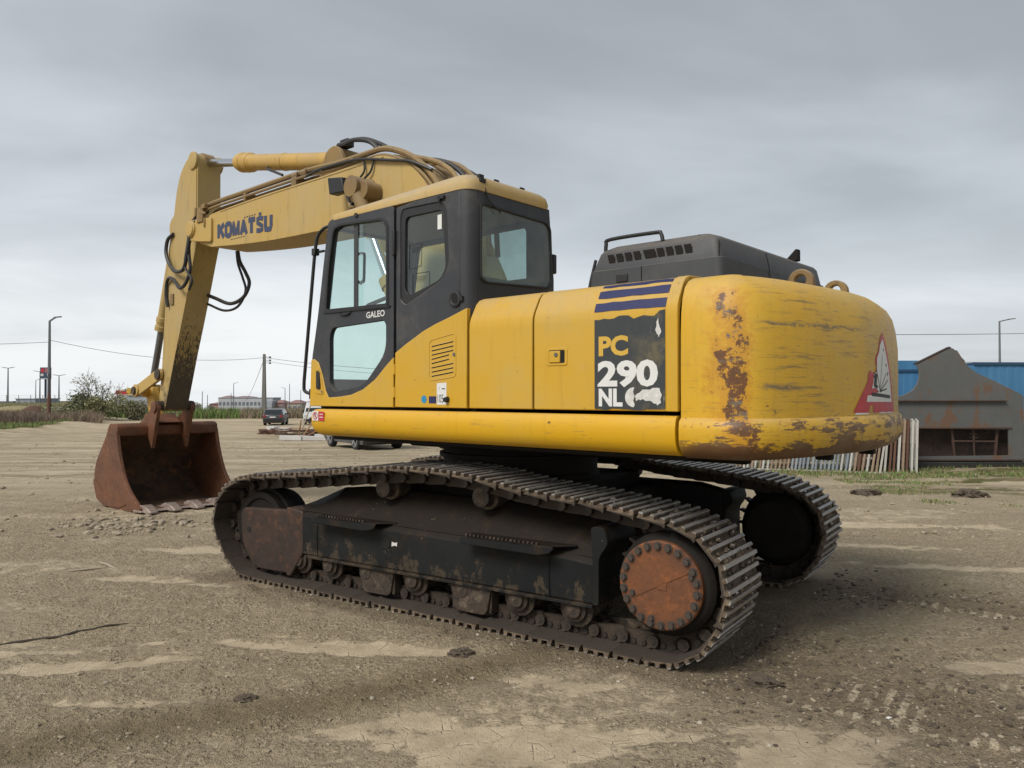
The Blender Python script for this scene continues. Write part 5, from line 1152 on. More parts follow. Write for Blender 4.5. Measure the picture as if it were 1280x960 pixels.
mb = MB(); mb.bar((7.60, -.02, 1.74), (7.34, -.02, 1.12), .24, .12, (0, 1, 0)); mb.cyl((7.62, .12, 1.72), (7.62, -.16, 1.72), .10, n=20); mb.cyl((7.33, .16, 1.28), (7.33, -.20, 1.28), .085, n=20); up(mb, 'connecting_link', M_lk, bevel=.02)
# ---------------- bucket
OUT = [(7.16, 1.185), (7.30, 1.205), (7.42, 1.14), (7.50, 1.03), (7.66, .86), (7.82, .68), (7.90, .52), (7.91, .36), (7.84, .22), (7.70, .10), (7.50, .03), (7.25, .0), (6.95, .0), (6.6, .012), (6.36, .035)]
oc = [(p.x, p.y) for p in catmull(OUT, 3)]
ic = []
for i, p in enumerate(oc):
    a = Vector(oc[max(i-1, 0)]); b_ = Vector(oc[min(i+1, len(oc)-1)]); d_ = (b_-a).normalized(); q = Vector((d_.y, -d_.x)); ic.append((p[0]+q.x*.028, p[1]+q.y*.028))
bl_, br_ = .70, -.83
mb = MB(); mb.uz(oc+list(reversed(ic)), bl_-.03, br_+.03); bucket = up(mb, 'bucket', M_rustin, smooth=40)
front = [(6.30, .075), (6.44, .175), (6.62, .28), (6.78, .42), (6.90, .60), (7.0, .82), (7.06, 1.02), (7.09, 1.13)]
for q0, q1 in ((bl_, bl_-.035), (br_, br_+.035)):
    mb = MB(); sp_ = [(p.x, p.y) for p in catmull(front, 3)]
    mb.uz(sp_+[(7.16, 1.195)]+[(a, b) for a, b in oc[1:-1]]+[(6.34, .025)], q0, q1); pl = mb.build('side_plate', M_rust, bucket, .006)
    s_ = 1 if q0 > 0 else -1
    mb = MB(); inner = [(a+.10, b+.02) for a, b in sp_]; mb.uz(sp_+list(reversed(inner)), q0+s_*.016, q0-s_*.002); mb.build('side_cutter', M_rust, bucket, .005)
    mb = MB(); mb.uz(rounded([(7.9, .40), (7.93, .35), (7.80, .10), (7.55, .015), (7.0, .03), (6.75, .10), (7.3, .14), (7.6, .22)], .03, 3), q0+s_*.012, q0-s_*.002); mb.build('wear_plate', M_rust, bucket, .004)
mb = MB(); mb.uz(rounded([(7.08, 1.05), (7.08, 1.20), (7.16, 1.235), (7.34, 1.235), (7.44, 1.14), (7.40, 1.06)], .03, 3), bl_+.004, br_-.004); mb.build('top_beam', M_rust, bucket, .01)
mb = MB(); mb.uz([(6.50, .012), (6.52, .048), (6.30, .055), (6.27, .03)], bl_+.01, br_-.01); mb.build('cutting_edge', M_tooth, bucket, .006)
tm = MB()
tm.loft([[(-.02, -.075, .0), (-.02, .075, .0), (-.02, .075, .09), (-.02, -.075, .09)], [(-.12, -.065, -.012), (-.12, .065, -.012), (-.12, .065, .085), (-.12, -.065, .085)], [(-.26, -.06, -.012), (-.26, .06, -.012), (-.26, .06, .018), (-.26, -.06, .018)]])
tm.loft([[(.10, -.085, .02), (.10, .085, .02), (.10, .085, .075), (.10, -.085, .075)], [(-.03, -.085, .0), (-.03, .085, .0), (-.03, .085, .105), (-.03, -.085, .105)]])
tme = tm.mesh('bucket_tooth', M_tooth, 30)
for k in range(5):
    o = link('bucket_tooth', tme, bucket, Matrix.Translation((6.36, .60-.335*k, .022)) @ Matrix.Rotation(R(3), 4, 'Y'))
    bv_ = o.modifiers.new('bevel', 'BEVEL'); bv_.width = .012; bv_.segments = 2
ear = rounded([(6.80, 1.54), (6.88, 1.56), (6.96, 1.52), (7.08, 1.38), (7.30, 1.26), (7.42, 1.22), (7.40, 1.10), (7.10, 1.06), (6.97, .86), (6.92, 1.02), (6.84, 1.25), (6.77, 1.45)], [.06, .06, .08, .1, .1, .03, .02, .05, .01, .1, .1, .06], 4)
for q in (.235, -.27):
    mb = MB(); mb.uz(ear, q-.025, q+.025); s_ = 1 if q > 0 else -1; mb.lathe([(0, .085), (.03, .085), (.035, .06)], (6.87, q+s_*.022, 1.48), (0, s_, 0), 20); mb.build('bucket_ear', M_rust, bucket, .008)
mb = MB(); mb.uz(rounded([(7.0, 1.24), (7.2, 1.22), (7.38, 1.24), (7.40, 1.34), (7.3, 1.38), (7.15, 1.30)], .03, 3), .19, -.22); mb.build('link_bracket', M_rust, bucket, .01)

# ================================================================== THINGS ROUND THE YARD
# ---------------- row of upright frames on the right
MF = [simple('peeling_white_paint', (.50, .48, .43), .7, 0, .45, 14, rand=.35), simple('rusty_primer', (.30, .215, .15), .8, 0, .55, 12, rand=.45), simple('bluish_grey_paint', (.25, .28, .31), .7, 0, .4, 14, rand=.4), simple('brown_rusted_tube', (.13, .065, .04), .85, 0, .5, 12, rand=.3)]
fr_me = []
for q in MF:
    mb = MB(); H_, L_ = 1.16, 1.5
    mb.box((0, .02, H_/2), (.044, .04, H_)); mb.box((0, L_-.02, H_/2), (.044, .04, H_)); mb.box((0, L_/2, .02), (.030, L_-.09, .036)); mb.box((0, L_/2, H_-.02), (.030, L_-.09, .036)); mb.box((0, L_/2, H_*.5), (.026, L_-.09, .03))
    fr_me.append(mb.mesh('metal_frame', q, 0))
rng = random.Random(11)
P0, P1 = Vector((8.76, 16.75)), Vector((5.10, 18.55)); nF = 46; dirr = (P1-P0).normalized(); rz = math.atan2(dirr.y, dirr.x)
# things at the near end of the row get their own words
kinds = [0, 0, 3, 1, 0, 3, 3, 0, 0, 1, 1, 0, 1, 3, 1, 0]
NM = ['peeling white', 'tan rusted', 'bluish grey', 'dark rusty brown']
for k in range(nF):
    p = P0.lerp(P1, (k+.25*rng.random())/nF)
    kd = kinds[k] if k < len(kinds) else (rng.choice([2, 2, 0, 2]) if k < 30 else rng.choice([0, 1, 0, 1]))
    o = bpy.data.objects.new('metal_frame', fr_me[kd]); COL.objects.link(o)
    o.location = (p.x, p.y, gz(p.x, p.y)-.01); tilt = R(rng.uniform(7.4, 8.6)) if k > 7 else R(1.5+.45*k)
    o.rotation_euler = (Matrix.Rotation(rz+PI, 4, 'Z') @ Matrix.Rotation(PI, 4, 'Z') @ Matrix.Rotation(-0, 4, 'X')).to_euler()
    o.rotation_euler = (0, -tilt*0, 0)
    M = Matrix.Translation(o.location) @ Matrix.Rotation(rz-PI, 4, 'Z') @ Matrix.Rotation(tilt, 4, 'Y') @ Matrix.Rotation(0, 4, 'Z')
    o.matrix_world = M
    ORD = ['first', 'second', 'third', 'fourth', 'fifth', 'sixth', 'seventh', 'eighth', 'ninth', 'tenth', 'eleventh', 'twelfth']
    if k < 12: lab = '%s upright steel frame, %s counted from the right end of the row' % (NM[kd], ORD[k])
    elif k < 30: lab = '%s upright steel frame in the middle of the row behind the counterweight' % NM[kd]
    else: lab = '%s upright steel frame at the far left of the row' % NM[kd]
    tag(o, lab, 'metal frame', 'steel frames standing in a row')
mb = MB(); q0, q1 = P0+Vector((.1, -.06)), P1+Vector((-.1, -.06)); mb.bar((q0.x, q0.y, gz(*q0)-.02), (q1.x, q1.y, gz(*q1)+.0), .05, .05)
tag(mb.build('bearer', MF[0], smooth=0), 'pale low rail on the ground along the foot of the row of frames', 'rail')

# ---------------- cut steel body (grey, rust stained) on the right
def steelx(t, v, c, fine, med):
    x, y, z = t.sep(v)
    patch = t.mr(t.m('ADD', t.noise(t.mapv(v, (1.2, 1.2, .8)), 1.7, 6, .6), t.mul(t.mr(t.m('ABSOLUTE', t.m('SUBTRACT', z, 1.1)), 0, .5, 1, 0), .12)), .55, .66)
    return t.mix(patch, c, t.mix(fine, (.10, .06, .038), (.17, .095, .055)))
M_steel = paint('grey_primer_steel', (.092, .096, .095), (.108, .108, .102), .1, .5, .55, rust=(.12, .06, .03), grime=.25, extra=steelx)
M_brown = rustmat('dark_brown_steel', (.032, .020, .016), (.05, .03, .022), (.07, .04, .026), .8, 0, 2)
M_bar = rustmat('brown_steel_bar', (.065, .036, .026), (.085, .046, .032), (.05, .03, .022), .8, 0, 5)
HY = 18.5
ht = thing('steel_body', 'large grey rust-stained cut steel body standing beyond the row of frames', 'steel structure', (10.8, HY, gz(10.8, HY)))
hz0 = ht.location.z; hx = lambda px: (px-640)*.01915-10.8; hz = lambda py: 1.661-(py-493.2)*.01915-hz0
def hp(pts): return [(hx(a), hz(b)) for a, b in pts]
arc = [(1145, 455), (1148, 463), (1148.5, 472), (1146, 480), (1140, 488), (1131, 493), (1122, 496), (1105, 499)]
curve = [(1188, 434), (1192, 437.5), (1196, 438), (1205, 452), (1213, 461), (1222, 467), (1240, 475), (1258, 484), (1274, 492), (1278.5, 495.5), (1279, 575)]
outer = hp([(1090, 575), (1090, 499)]+arc[::-1]+curve)
hole = hp([(1105, 535), (1259.5, 537), (1259.5, 569), (1105, 571)])
mb = MB(); mb.plate(outer, [hole], -.02, .02, fuz); mb.build('side_plate', M_steel, ht, .003)
mb = MB(); mb.plate(hp([(1090, 575), (1090, 503), (1268, 503), (1279, 575)]), [], 1.55, 1.58, fuz); mb.build('side_plate', M_steel, ht)
mb = MB(); e0 = [Vector((a, b)) for a, b in hp([(1145, 455), (1188, 434)])]; mb.bar((e0[0].x, .05, e0[0].y), (e0[1].x, .05, e0[1].y), .14, .035, (0, 0, 1)); e1 = [Vector((a, b)) for a, b in hp([(1190, 437), (1205, 453)])]; mb.bar((e1[0].x, .02, e1[0].y), (e1[1].x, .02, e1[1].y), .09, .04, (0, 1, 0)); mb.build('top_flange', M_brown, ht, .004)
mb = MB(); cp = hp([(1205, 452), (1213, 461), (1222, 467), (1240, 475), (1258, 484), (1278.5, 495.5)])
mb.add([(a, y_, b) for a, b in cp for y_ in (-.015, .25)], [(2*i, 2*i+1, 2*i+3, 2*i+2) for i in range(len(cp)-1)]); mb.build('floor_plate', M_steel, ht)
mb = MB(); mb.box((hx(1180), -.06, hz(501)), (2.9, .10, .025)); mb.build('ledge', M_bar, ht, .003)
mb = MB(); mb.box((hx(1182), -.03, hz(535)), (3.1, .03, .03)); mb.box((hx(1185), -.05, hz(574.5)), (3.65, .12, .03)); mb.build('bottom_rail', M_bar, ht, .003)
mb = MB(); mb.box((hx(1190), .36, hz(553)), (4.0, .03, .75)); mb.build('back_panel', M_brown, ht)
for a, b, w in (((1192, 537), (1195, 571), .045), ((1219, 537), (1220, 571), .035), ((1249, 537), (1246, 572), .05), ((1192, 551.5), (1249, 552), .035), ((1215, 543), (1225, 543), .02), ((1215, 547), (1225, 547), .02)):
    A_, B_ = hp([a, b]); mb = MB(); mb.bar((A_[0], .1, A_[1]), (B_[0], .1, B_[1]), w, w); mb.build('brace', M_bar, ht, .003)
M_timber = simple('wet_dark_timber', (.022, .022, .018), .9, 0, .5, 6, .4, 30)
for k, (x_, y_) in enumerate(((9.9, 18.40), (12.0, 18.45), (10.9, 19.6))):
    mb = MB(); g_ = gz(x_, y_); mb.box((x_, y_, g_+.07), (2.1 if k < 2 else 4.0, .22, .17), rz=R(2*k-2)); tag(mb.build('timber', M_timber, bevel=.01), ['dark timber under the left half of the grey steel body', 'dark timber under the right end of the grey steel body', 'dark timber under the back of the grey steel body'][k], 'timber')
# ---------------- blue cabins behind
M_bl, t, b = new_mat('blue_cladding'); v = t.coord(); x, y, z = t.sep(v)
c = t.mix(t.mr(t.noise(t.mapv(v, (2, 2, .4)), 1.2, 5, .6), .3, .7), (.045, .155, .30), (.06, .19, .345)); t.put(b.inputs['Base Color'], c); b.inputs['Roughness'].default_value = .55
M_blt = simple('dark_blue_trim', (.02, .06, .12), .5)
def cabin(x0, x1, y0, top, label, nrib):
    g_ = gz((x0+x1)/2, y0); th = thing('blue_container', label, 'container', ((x0+x1)/2, y0+1.2, g_)); w = (x1-x0)/2; H_ = top-g_
    mb = MB(); P = []; k = -w
    while k < w-.01:
        for a, d_ in ((0, 0), (.12, 0), (.13, .008), (.25, .008), (.26, 0)):
            if k+a < w: P.append((k+a, d_-1.2))
        k += .26
    P += [(w, -1.2), (w, 1.2), (-w, 1.2)]; mb.uv(P, .12, H_-.08); mb.build('corrugated_wall', M_bl, th, smooth=0)
    mb = MB(); mb.box((0, -1.215, H_-.04), (2*w+.04, .06, .08)); mb.box((0, 0, H_-.035), (2*w, 2.4, .06)); mb.box((0, -1.215, .07), (2*w+.04, .06, .14)); mb.build('top_rail', M_blt, th)
    return th
cabin(14.35, 26, 24.0, 2.66, 'long blue container seen above the grey steel body at the right edge', 5)
c2 = cabin(9.0, 14.3, 26.5, 2.52, 'lower blue container seen between the counterweight and the grey steel body', 4)
mb = MB(); mb.uz([(1.42, 2.75), (1.42, 2.95), (1.62, 3.13), (2.4, 3.13), (2.4, 2.75)], -1.15, -.3); mb.build('roof_box', M_bl, c2)

# ---------------- lamps, poles, wires
M_galv = simple('galvanised_pole', (.16, .17, .18), .6, .3, .15, 2)
M_conc = simple('concrete_pole', (.17, .165, .15), .9, 0, .2, 2)
M_wire = simple('wire', (.09, .095, .10), .6)
M_pr, t, b = new_mat('rusty_painted_pole'); x, y, z = t.sep(t.coord()); c = t.mix(t.mr(z, 2.6, 3.0), t.mix(t.noise(t.coord(), 6), (.11, .05, .035), (.17, .08, .05)), (.085, .085, .09)); c = t.mix(t.mr(z, 4.7, 4.9), c, (.15, .16, .17)); t.put(b.inputs['Base Color'], c); b.inputs['Roughness'].default_value = .8
def lamp(x, y, top, arms, label, r=.07, arm=.9, mat_=M_galv, g_=None, group='distant street lamps', rise=.25):
    g_ = gz(x, y) if g_ is None else g_; th = thing('street_lamp', label, 'street lamp', (x, y, g_), 0, group); H_ = top-g_
    mb = MB(); mb.cyl((0, 0, 0), (0, 0, H_), r*1.3, r*.7, 8); mb.build('pole', mat_, th)
    for a in arms:
        mb = MB(); mb.bar((0, 0, H_-.02), (a*arm, 0, H_+rise), r*.9, r*.9); mb.build('lamp_arm', mat_, th)
        mb = MB(); mb.box((a*(arm+.25), 0, H_+rise+.04), (.7, .25, .10), M=Matrix.Rotation(-a*.12, 3, 'Y')); mb.build('lamp_head', mat_, th)
    return th
lamp(-46.1, 77, 9.0, (1,), 'tall lamp post with rusty foot standing in the brush on the left', .15, .55, M_pr, group='street lamps', rise=.35)
lamp(50.5, 80, 9.25, (1,), 'lamp post with one arm above the blue container at the right', .12, 1.0, group='street lamps', rise=.2)
lamp(-163, 250, 10.2, (-1, 1), 'leftmost distant street lamp with two arms', .22, 1.6)
lamp(-154, 250, 6.3, (1,), 'low distant lamp right of the leftmost street lamp', .13, 1.0)
lamp(-143.5, 235, 8.6, (-1,), 'distant street lamp with one arm left of the tower sign', .18, 1.6)
lamp(-146.5, 250, 7.8, (-1, 1), 'distant two-armed street lamp between the rusty lamp post and the bush', .2, 1.6)
lamp(-159, 300, 5.0, (1,), 'small faint lamp beyond the fence right of the tower sign', .15, 1.2)
lamp(-66, 320, 5.5, (1,), 'faint street lamp in the gap right of the bucket linkage', .16, 1.2)
lamp(-91, 310, 4.2, (-1,), 'faint street lamp above the long white building', .16, 1.0)
lamp(-108, 300, 6.0, (1,), 'faint street lamp right of the excavator arm', .16, 1.2)
# tower sign
th = thing('tower_sign', 'square red white and blue advertising sign on a tall dark pole', 'sign', (-181, 300, gz(-181, 300)))
H_ = 11.9-th.location.z
mb = MB(); mb.cyl((0, 0, 0), (0, 0, H_-3.9), .42, n=10); mb.build('sign_pole', simple('dark_blue_pole', (.02, .035, .06), .6), th)
mb = MB(); mb.box((0, 0, H_-2.0), (3.9, 1.0, 4.6)); mb.build('sign_box', simple('blue_sign_box', (.035, .06, .11), .5), th, .05)
for (a, b, w, h_, q) in ((-.9, -.9, 1.3, 1.5, M_red), (.75, -.85, 1.5, 1.6, simple('pink_panel', (.30, .13, .14), .6)), (-1.1, -2.6, 1.1, .9, M_white2), (1.3, -2.5, .8, 1.2, M_white2), (0, -4.1, 3.3, .25, M_white2)):
    mb = MB(); mb.box((a, -.53, H_+b), (w, .05, h_)); mb.build('sign_panel', q, th)
# concrete pole with insulators
up_ = thing('utility_pole', 'grey concrete utility pole beside the parked hatchback', 'utility pole', (-31.1, 97, gz(-31.1, 97)))
H_ = 6.75-up_.location.z
mb = MB(); mb.loft([[(-.28, -.22, 0), (.28, -.22, 0), (.28, .22, 0), (-.28, .22, 0)], [(-.14, -.13, H_), (.14, -.13, H_), (.14, .13, H_), (-.14, .13, H_)]]); mb.build('pole', M_conc, up_)
for dz in (-.35, -.75, -1.1):
    mb = MB(); mb.bar((.1, 0, H_+dz), (.75, 0, H_+dz-.05), .05, .05); mb.lathe([(0, .12), (.2, .14), (.22, .05)], (.72, 0, H_+dz-.16), (0, 0, 1), 10); mb.build('insulator', M_galv, up_)
for k, (px, Y_, top) in enumerate(((253, 230, 2.6), (259.5, 250, 1.6), (362, 260, 5.3), (376, 300, 3.4), (289, 280, 2.2))):
    x_ = (px-640)/966.3*Y_; g_ = gz(x_, Y_); mb = MB(); mb.cyl((0, 0, 0), (0, 0, top-g_), .14, .10, 8)
    o = mb.build('distant_pole', M_galv, loc=(x_, Y_, g_)); tag(o, ['thin grey pole just right of the excavator arm', 'shorter thin pole beside the one right of the arm', 'dark thin pole in front of the tiled houses', 'thin pole at the right of the tiled houses', 'thin pole over the long white building'][k], 'pole', 'thin poles in the distance')
def wire(a, b, sag, label, r=.02, n_=16):
    P = []
    for i in range(n_+1):
        q = i/n_; p = Vector(a).lerp(Vector(b), q); p.z -= sag*4*q*(1-q); P.append(p)
    mb = MB(); mb.tube(P, r, 5); tag(mb.build('power_line', M_wire, smooth=60), label, 'power line', 'overhead wires')
wire((-46.1, 77, 7.1), (-31.1, 97, 6.3), 1.0, 'wire from the rusty lamp post to the concrete pole', .022)
wire((-46.1, 77, 6.9), (-72, 70, 7.2), .6, 'wire running left from the rusty lamp post', .022)
wire((-31.1, 97, 6.3), (-4, 70, 3.6), .3, 'upper wire from the concrete pole towards the excavator', .025)
wire((-31.1, 97, 5.9), (-4, 69, 3.2), .4, 'lower wire from the concrete pole towards the excavator', .02)
wire((-31.1, 97, 6.2), (-62, 180, .2), .6, 'wire slanting down left from the concrete pole', .03)
wire((20, 70, 7.2), (95, 100, 10.6), .5, 'highest wire right of the counterweight', .03)
wire((20, 60, 3.6), (90, 75, 8.0), .8, 'thick wire rising to the right behind the lamp post', .035)
wire((28, 75, 5.0), (95, 100, 6.2), .3, 'thin level wire above the blue container', .025)
wire((28, 75, 4.6), (95, 100, 5.7), .3, 'second thin level wire above the blue container', .025)
# distant fence
M_fence = simple('fence_post', (.13, .135, .14), .8)
fn = thing('fence', 'long wire fence with thin posts beyond the weeds', 'fence', (0, 205, gz(-100, 205)))
for k in range(44):
    x_ = -150+3.2*k; g_ = gz(x_, 205)-fn.location.z; mb = MB(); hp_ = (1.3 if x_ < -95 else 3.3)-gz(x_, 205) if False else 2.6; mb.box((x_, 0, g_+hp_/2), (.10, .10, hp_)); mb.build('fence_post', M_fence, fn, smooth=0)
mb = MB()
for hh in (.5, 1.0, 1.5, 2.0, 2.5):
    for k in range(43):
        x_ = -150+3.2*k; mb.bar((x_, 0, gz(x_, 205)-fn.location.z+hh), (x_+3.2, 0, gz(x_+3.2, 205)-fn.location.z+hh), .03, .03)
mb.build('fence_wire', M_fence, fn, smooth=0)

# ---------------- far buildings
M_wall = simple('pale_wall', (.42, .43, .45), .8, 0, .1, .3); M_wall2 = simple('blue_grey_wall', (.32, .345, .38), .8, 0, .1, .3); M_roofr = simple('red_tile_roof', (.26, .15, .14), .8, 0, .2, 1.2); M_pink = simple('brick_red_wall', (.33, .19, .18), .85, 0, .15, .5); M_cream = simple('cream_wall', (.42, .37, .30), .85, 0, .1, .4)  # distance haze is mixed into these paler far-building colours
M_win = simple('dark_window', (.15, .17, .20), .25)
def bld(name, px0, px1, Y_, top_px, wall, roof=None, nwin=0, rows=2, label='', ridge_px=None, wm=M_win, depth=14, cat='building'):
    x0, x1 = (px0-640)/966.3*Y_, (px1-640)/966.3*Y_; top = 1.661-(top_px-493.2)/966.3*Y_; g_ = gz((x0+x1)/2, Y_)-.8
    th = thing(name, label, cat, ((x0+x1)/2, Y_+depth/2, g_)); w = (x1-x0)/2; H_ = top-g_
    mb = MB(); mb.box((0, 0, H_/2), (2*w, depth, H_)); mb.build('wall', wall, th, smooth=0)
    if ridge_px is not None:
        rH = 1.661-(ridge_px-493.2)/966.3*Y_-g_; mb = MB()
        e = w+.5; ri = max(w-3.0, w*.35)
        mb.add([(-e, -depth/2-.5, H_), (e, -depth/2-.5, H_), (e, depth/2+.5, H_), (-e, depth/2+.5, H_), (-ri, 0, rH), (ri, 0, rH)], [(0,1,5,4), (1,2,5), (2,3,4,5), (3,0,4), (3,2,1,0)]); mb.build('roof', roof, th, smooth=0)
    elif roof:
        mb = MB(); mb.box((0, 0, H_+.12), (2*w+.5, depth+.5, .3)); mb.build('roof', roof, th, smooth=0)
    for r in range(rows if nwin else 0):
        for k in range(nwin):
            cx = -w+2*w*(k+.5)/nwin; cz = H_*(.30+.42*r/(max(1, rows-1))) if rows > 1 else H_*.5
            mb = MB(); mb.box((cx, -depth/2-.03, cz), (2*w/nwin*.62, .10, H_*.17)); f_ = mb.build('window', wm, th, smooth=0)
    return th
bld('apartment_house', 273, 341, 400, 497.5, M_wall, M_wall2, 14, 2, 'long pale two-storey building with rows of dark windows')
bld('white_hall', 331, 340.5, 385, 501, M_wall2, None, 0, 1, 'plain grey-white shed at the right end of the long pale building')
bld('tiled_house', 275, 287, 430, 497, M_cream, M_roofr, 3, 2, 'house with a red roof at the left end of the long pale building', 494.5)
bld('tiled_house', 292, 312, 430, 496.5, M_wall, M_roofr, 4, 2, 'house with a low red roof behind the middle of the long building', 495)
bld('brick_house', 340.5, 354.5, 390, 503.5, M_pink, M_roofr, 3, 2, 'brick red house with a red roof right of the concrete pole', 500)
bld('tiled_house', 359, 377, 380, 504, M_cream, M_roofr, 3, 2, 'cream house with a red roof nearest to the excavator cab', 500)
bld('tiled_house', 380, 396, 400, 503, M_wall2, M_roofr, 3, 2, 'greyish house with a red roof partly behind the excavator cab', 500.5)
bld('brick_house', 262, 274, 420, 505, M_pink, M_roofr, 2, 1, 'small brick building at the left end of the long building', 503)
rs = bld('restaurant', 146, 200, 200, 494, M_wall2, None, 9, 1, 'restaurant with a red band and a yellow square sign behind the bush', depth=10)
H_ = 1.661-(494-493.2)/966.3*200-rs.location.z; w_ = 54/966.3*200/2
mb = MB(); mb.box((0, -5.06, H_+.7), (2*w_+.3, .3, 1.2)); mb.build('fascia', M_red, rs, smooth=0)
mb = MB(); mb.box((-2.2, -5.1, H_+1.35), (4.5, .3, .5)); mb.build('fascia', M_white2, rs, smooth=0)
mb = MB(); mb.box((-1.1, -5.2, H_+.95), (3.4, .5, 1.8)); sg_ = mb.build('sign_panel', M_yl, rs, smooth=0)
mb = MB()
for q in (-1, 1): mb.bar((-1.1+q*.7, -5.48, H_+.5), (-1.1, -5.48, H_+1.3), .25, .05, (0, 1, 0))
mb.build('chevron_mark', M_int, sg_, smooth=0)
M_dgrn = simple('dark_foliage', (.035, .045, .03), .9, 0, .4, 2)
for k, (px0, px1, top_px, lab) in enumerate(((0, 16, 502.5, 'low grey shed at the far left horizon'), (20, 44, 499, 'low grey roof beyond the brush on the far left'), (44, 60, 505, 'pale low wall by the rusty lamp post'))):
    bld('shed', px0, px1, 260, top_px, M_wall2 if k < 2 else M_wall, M_wall2, 3 if k < 2 else 0, 1, lab)

# ---------------- parked vehicles
M_glassd = simple('dark_car_glass', (.02, .025, .028), .08, 0, .1); M_tyre = simple('tyre_rubber', (.015, .015, .016), .85); M_rim = simple('alloy_rim', (.42, .43, .44), .35, .6); M_head = simple('headlamp', (.5, .52, .53), .15, .2); M_tail = simple('tail_lamp_red', (.28, .02, .02), .25)
def carpaint(name, c_): 
    m, t, b = new_mat(name); t.put(b.inputs['Base Color'], t.mix(t.mr(t.noise(t.coord(), 2, 5), .3, .7), c_, tuple(min(1, x*.8+.012) for x in c_))); b.inputs['Roughness'].default_value = .35; b.inputs['Coat Weight'].default_value = .4; return m
def car(name, label, cat, x, y, rz, mat_, L=4.2, Wd=1.72, H=1.45, style='hatch', lower=None):
    th = thing(name, label, cat, (x, y, gz(x, y)), rz, 'parked vehicles')      # local +x is the front
    hl = L/2; b0 = .22
    if style == 'hatch': prof = [(-hl, .45), (-hl, .85), (-hl+.08, .95), (-hl+.42, H-.06), (-hl+.7, H), (.35, H), (.70, H-.08), (1.25, .98), (hl-.25, .82), (hl, .62), (hl, .35), (hl-.2, b0), (-hl+.15, b0)]
    elif style == 'suv': prof = [(-hl, .5), (-hl, .98), (-hl+.1, 1.05), (-hl+.42, H-.08), (-hl+.8, H), (.5, H), (.8, H-.08), (1.25, 1.12), (hl-.3, .98), (hl, .75), (hl, .42), (hl-.2, b0), (-hl+.15, b0)]
    else: prof = [(-hl, .35), (-hl, H-.1), (-hl+.15, H), (1.0, H), (1.25, H-.1), (1.75, 1.15), (hl-.15, .95), (hl, .75), (hl, .35), (hl-.2, b0), (-hl+.15, b0)]
    prof = rounded(prof, .08, 2)
    belt = 1.12 if style == 'van' else (1.05 if style == 'suv' else .92)
    rings = []
    for k_, w in ((-1, .86), (-.92, .97), (0, 1), (.92, .97), (1, .86)):
        pass
    def wy(z_, s): 
        q = max(0, min(1, (z_-belt)/(H-belt))); return s*(Wd/2)*(1-.16*q)*(1-.04*max(0, (.5-z_)/.3))
    mb = MB(); n__ = len(prof)
    mb.loft([[(a, wy(b_, s)*k_, b_) for a, b_ in prof] for s, k_ in ((-1, .93), (-1, 1.0), (1, 1.0), (1, .93))] if False else [[(a*.985, wy(b_, -1), b_) for a, b_ in prof], [(a, wy(b_, -1)*.93, b_) for a, b_ in prof], [(a, wy(b_, 1)*.93, b_) for a, b_ in prof], [(a*.985, wy(b_, 1), b_) for a, b_ in prof]])
    mb.build('body', mat_, th, .02)
    # glazing
    z0, z1 = belt+.03, H-.10
    def edge(z_, front):
        P = prof; best = None
        for i in range(len(P)):
            a, b_ = P[i], P[(i+1) % len(P)]
            if (a[1]-z_)*(b_[1]-z_) <= 0 and a[1] != b_[1]:
                xx = a[0]+(b_[0]-a[0])*(z_-a[1])/(b_[1]-a[1])
                if best is None or (front and xx > best) or (not front and xx < best): best = xx
        return best
    for s in (-1, 1):
        mb = MB(); poly_ = [(edge(z0, 0)+.22, z0), (edge(z1, 0)+.18, z1), (edge(z1, 1)-.12, z1), (edge(z0, 1)-.22, z0)]
        if style == 'van': poly_ = [(.55, z0), (.55, z1), (edge(z1, 1)-.1, z1), (edge(z0, 1)-.2, z0)]
        mb.add([(a, wy(b_, s)+s*.006, b_) for a, b_ in poly_], [(0, 1, 2, 3)]); mb.build('side_window', M_glassd, th, smooth=0)
    for fr_, nm in ((1, 'windscreen'), (0, 'rear_window')):
        if style == 'van' and not fr_: continue
        s_ = 1 if fr_ else -1; xa, xb = edge(z0+.02, fr_)+s_*.012, edge(z1+.02, fr_)+s_*.012; w0, w1 = wy(z0, 1)*.88, wy(z1, 1)*.86
        mb = MB(); mb.add([(xa, -w0, z0+.02), (xa, w0, z0+.02), (xb, w1, z1+.02), (xb, -w1, z1+.02)], [(0, 1, 2, 3)]); mb.build(nm, M_glassd, th, smooth=0)
    for s in (-1, 1):
        mb = MB(); mb.box((-hl+.0, s*(Wd/2-.16), .82 if style != 'van' else 1.0), (.06, .22, .2)); mb.build('tail_lamp', M_tail, th, .01)
        mb = MB(); mb.box((hl-.10, s*(Wd/2-.24), .70 if style == 'hatch' else .82), (.2, .34, .15)); mb.build('headlamp', M_head, th, .02)
        mb = MB(); mb.box((.75 if style != 'van' else 1.35, s*(Wd/2+.09), belt+.08), (.10, .18, .13 if style != 'van' else .28)); mb.build('wing_mirror', M_black, th, .02)
    mb = MB(); mb.box((-hl-.01, 0, .50), (.08, Wd*.9, .22)); mb.box((hl+.0, 0, .42), (.08, Wd*.9, .24)); mb.build('bumper', lower or M_black, th, .02)
    mb = MB(); mb.box((-hl-.03, 0, .74), (.03, .5, .11)); mb.build('number_plate', M_white2, th)
    mb = MB(); mb.box((hl+.02, 0, .60), (.04, .8, .12)); mb.build('grille', M_black, th)
    r_ = .33 if style == 'hatch' else .355
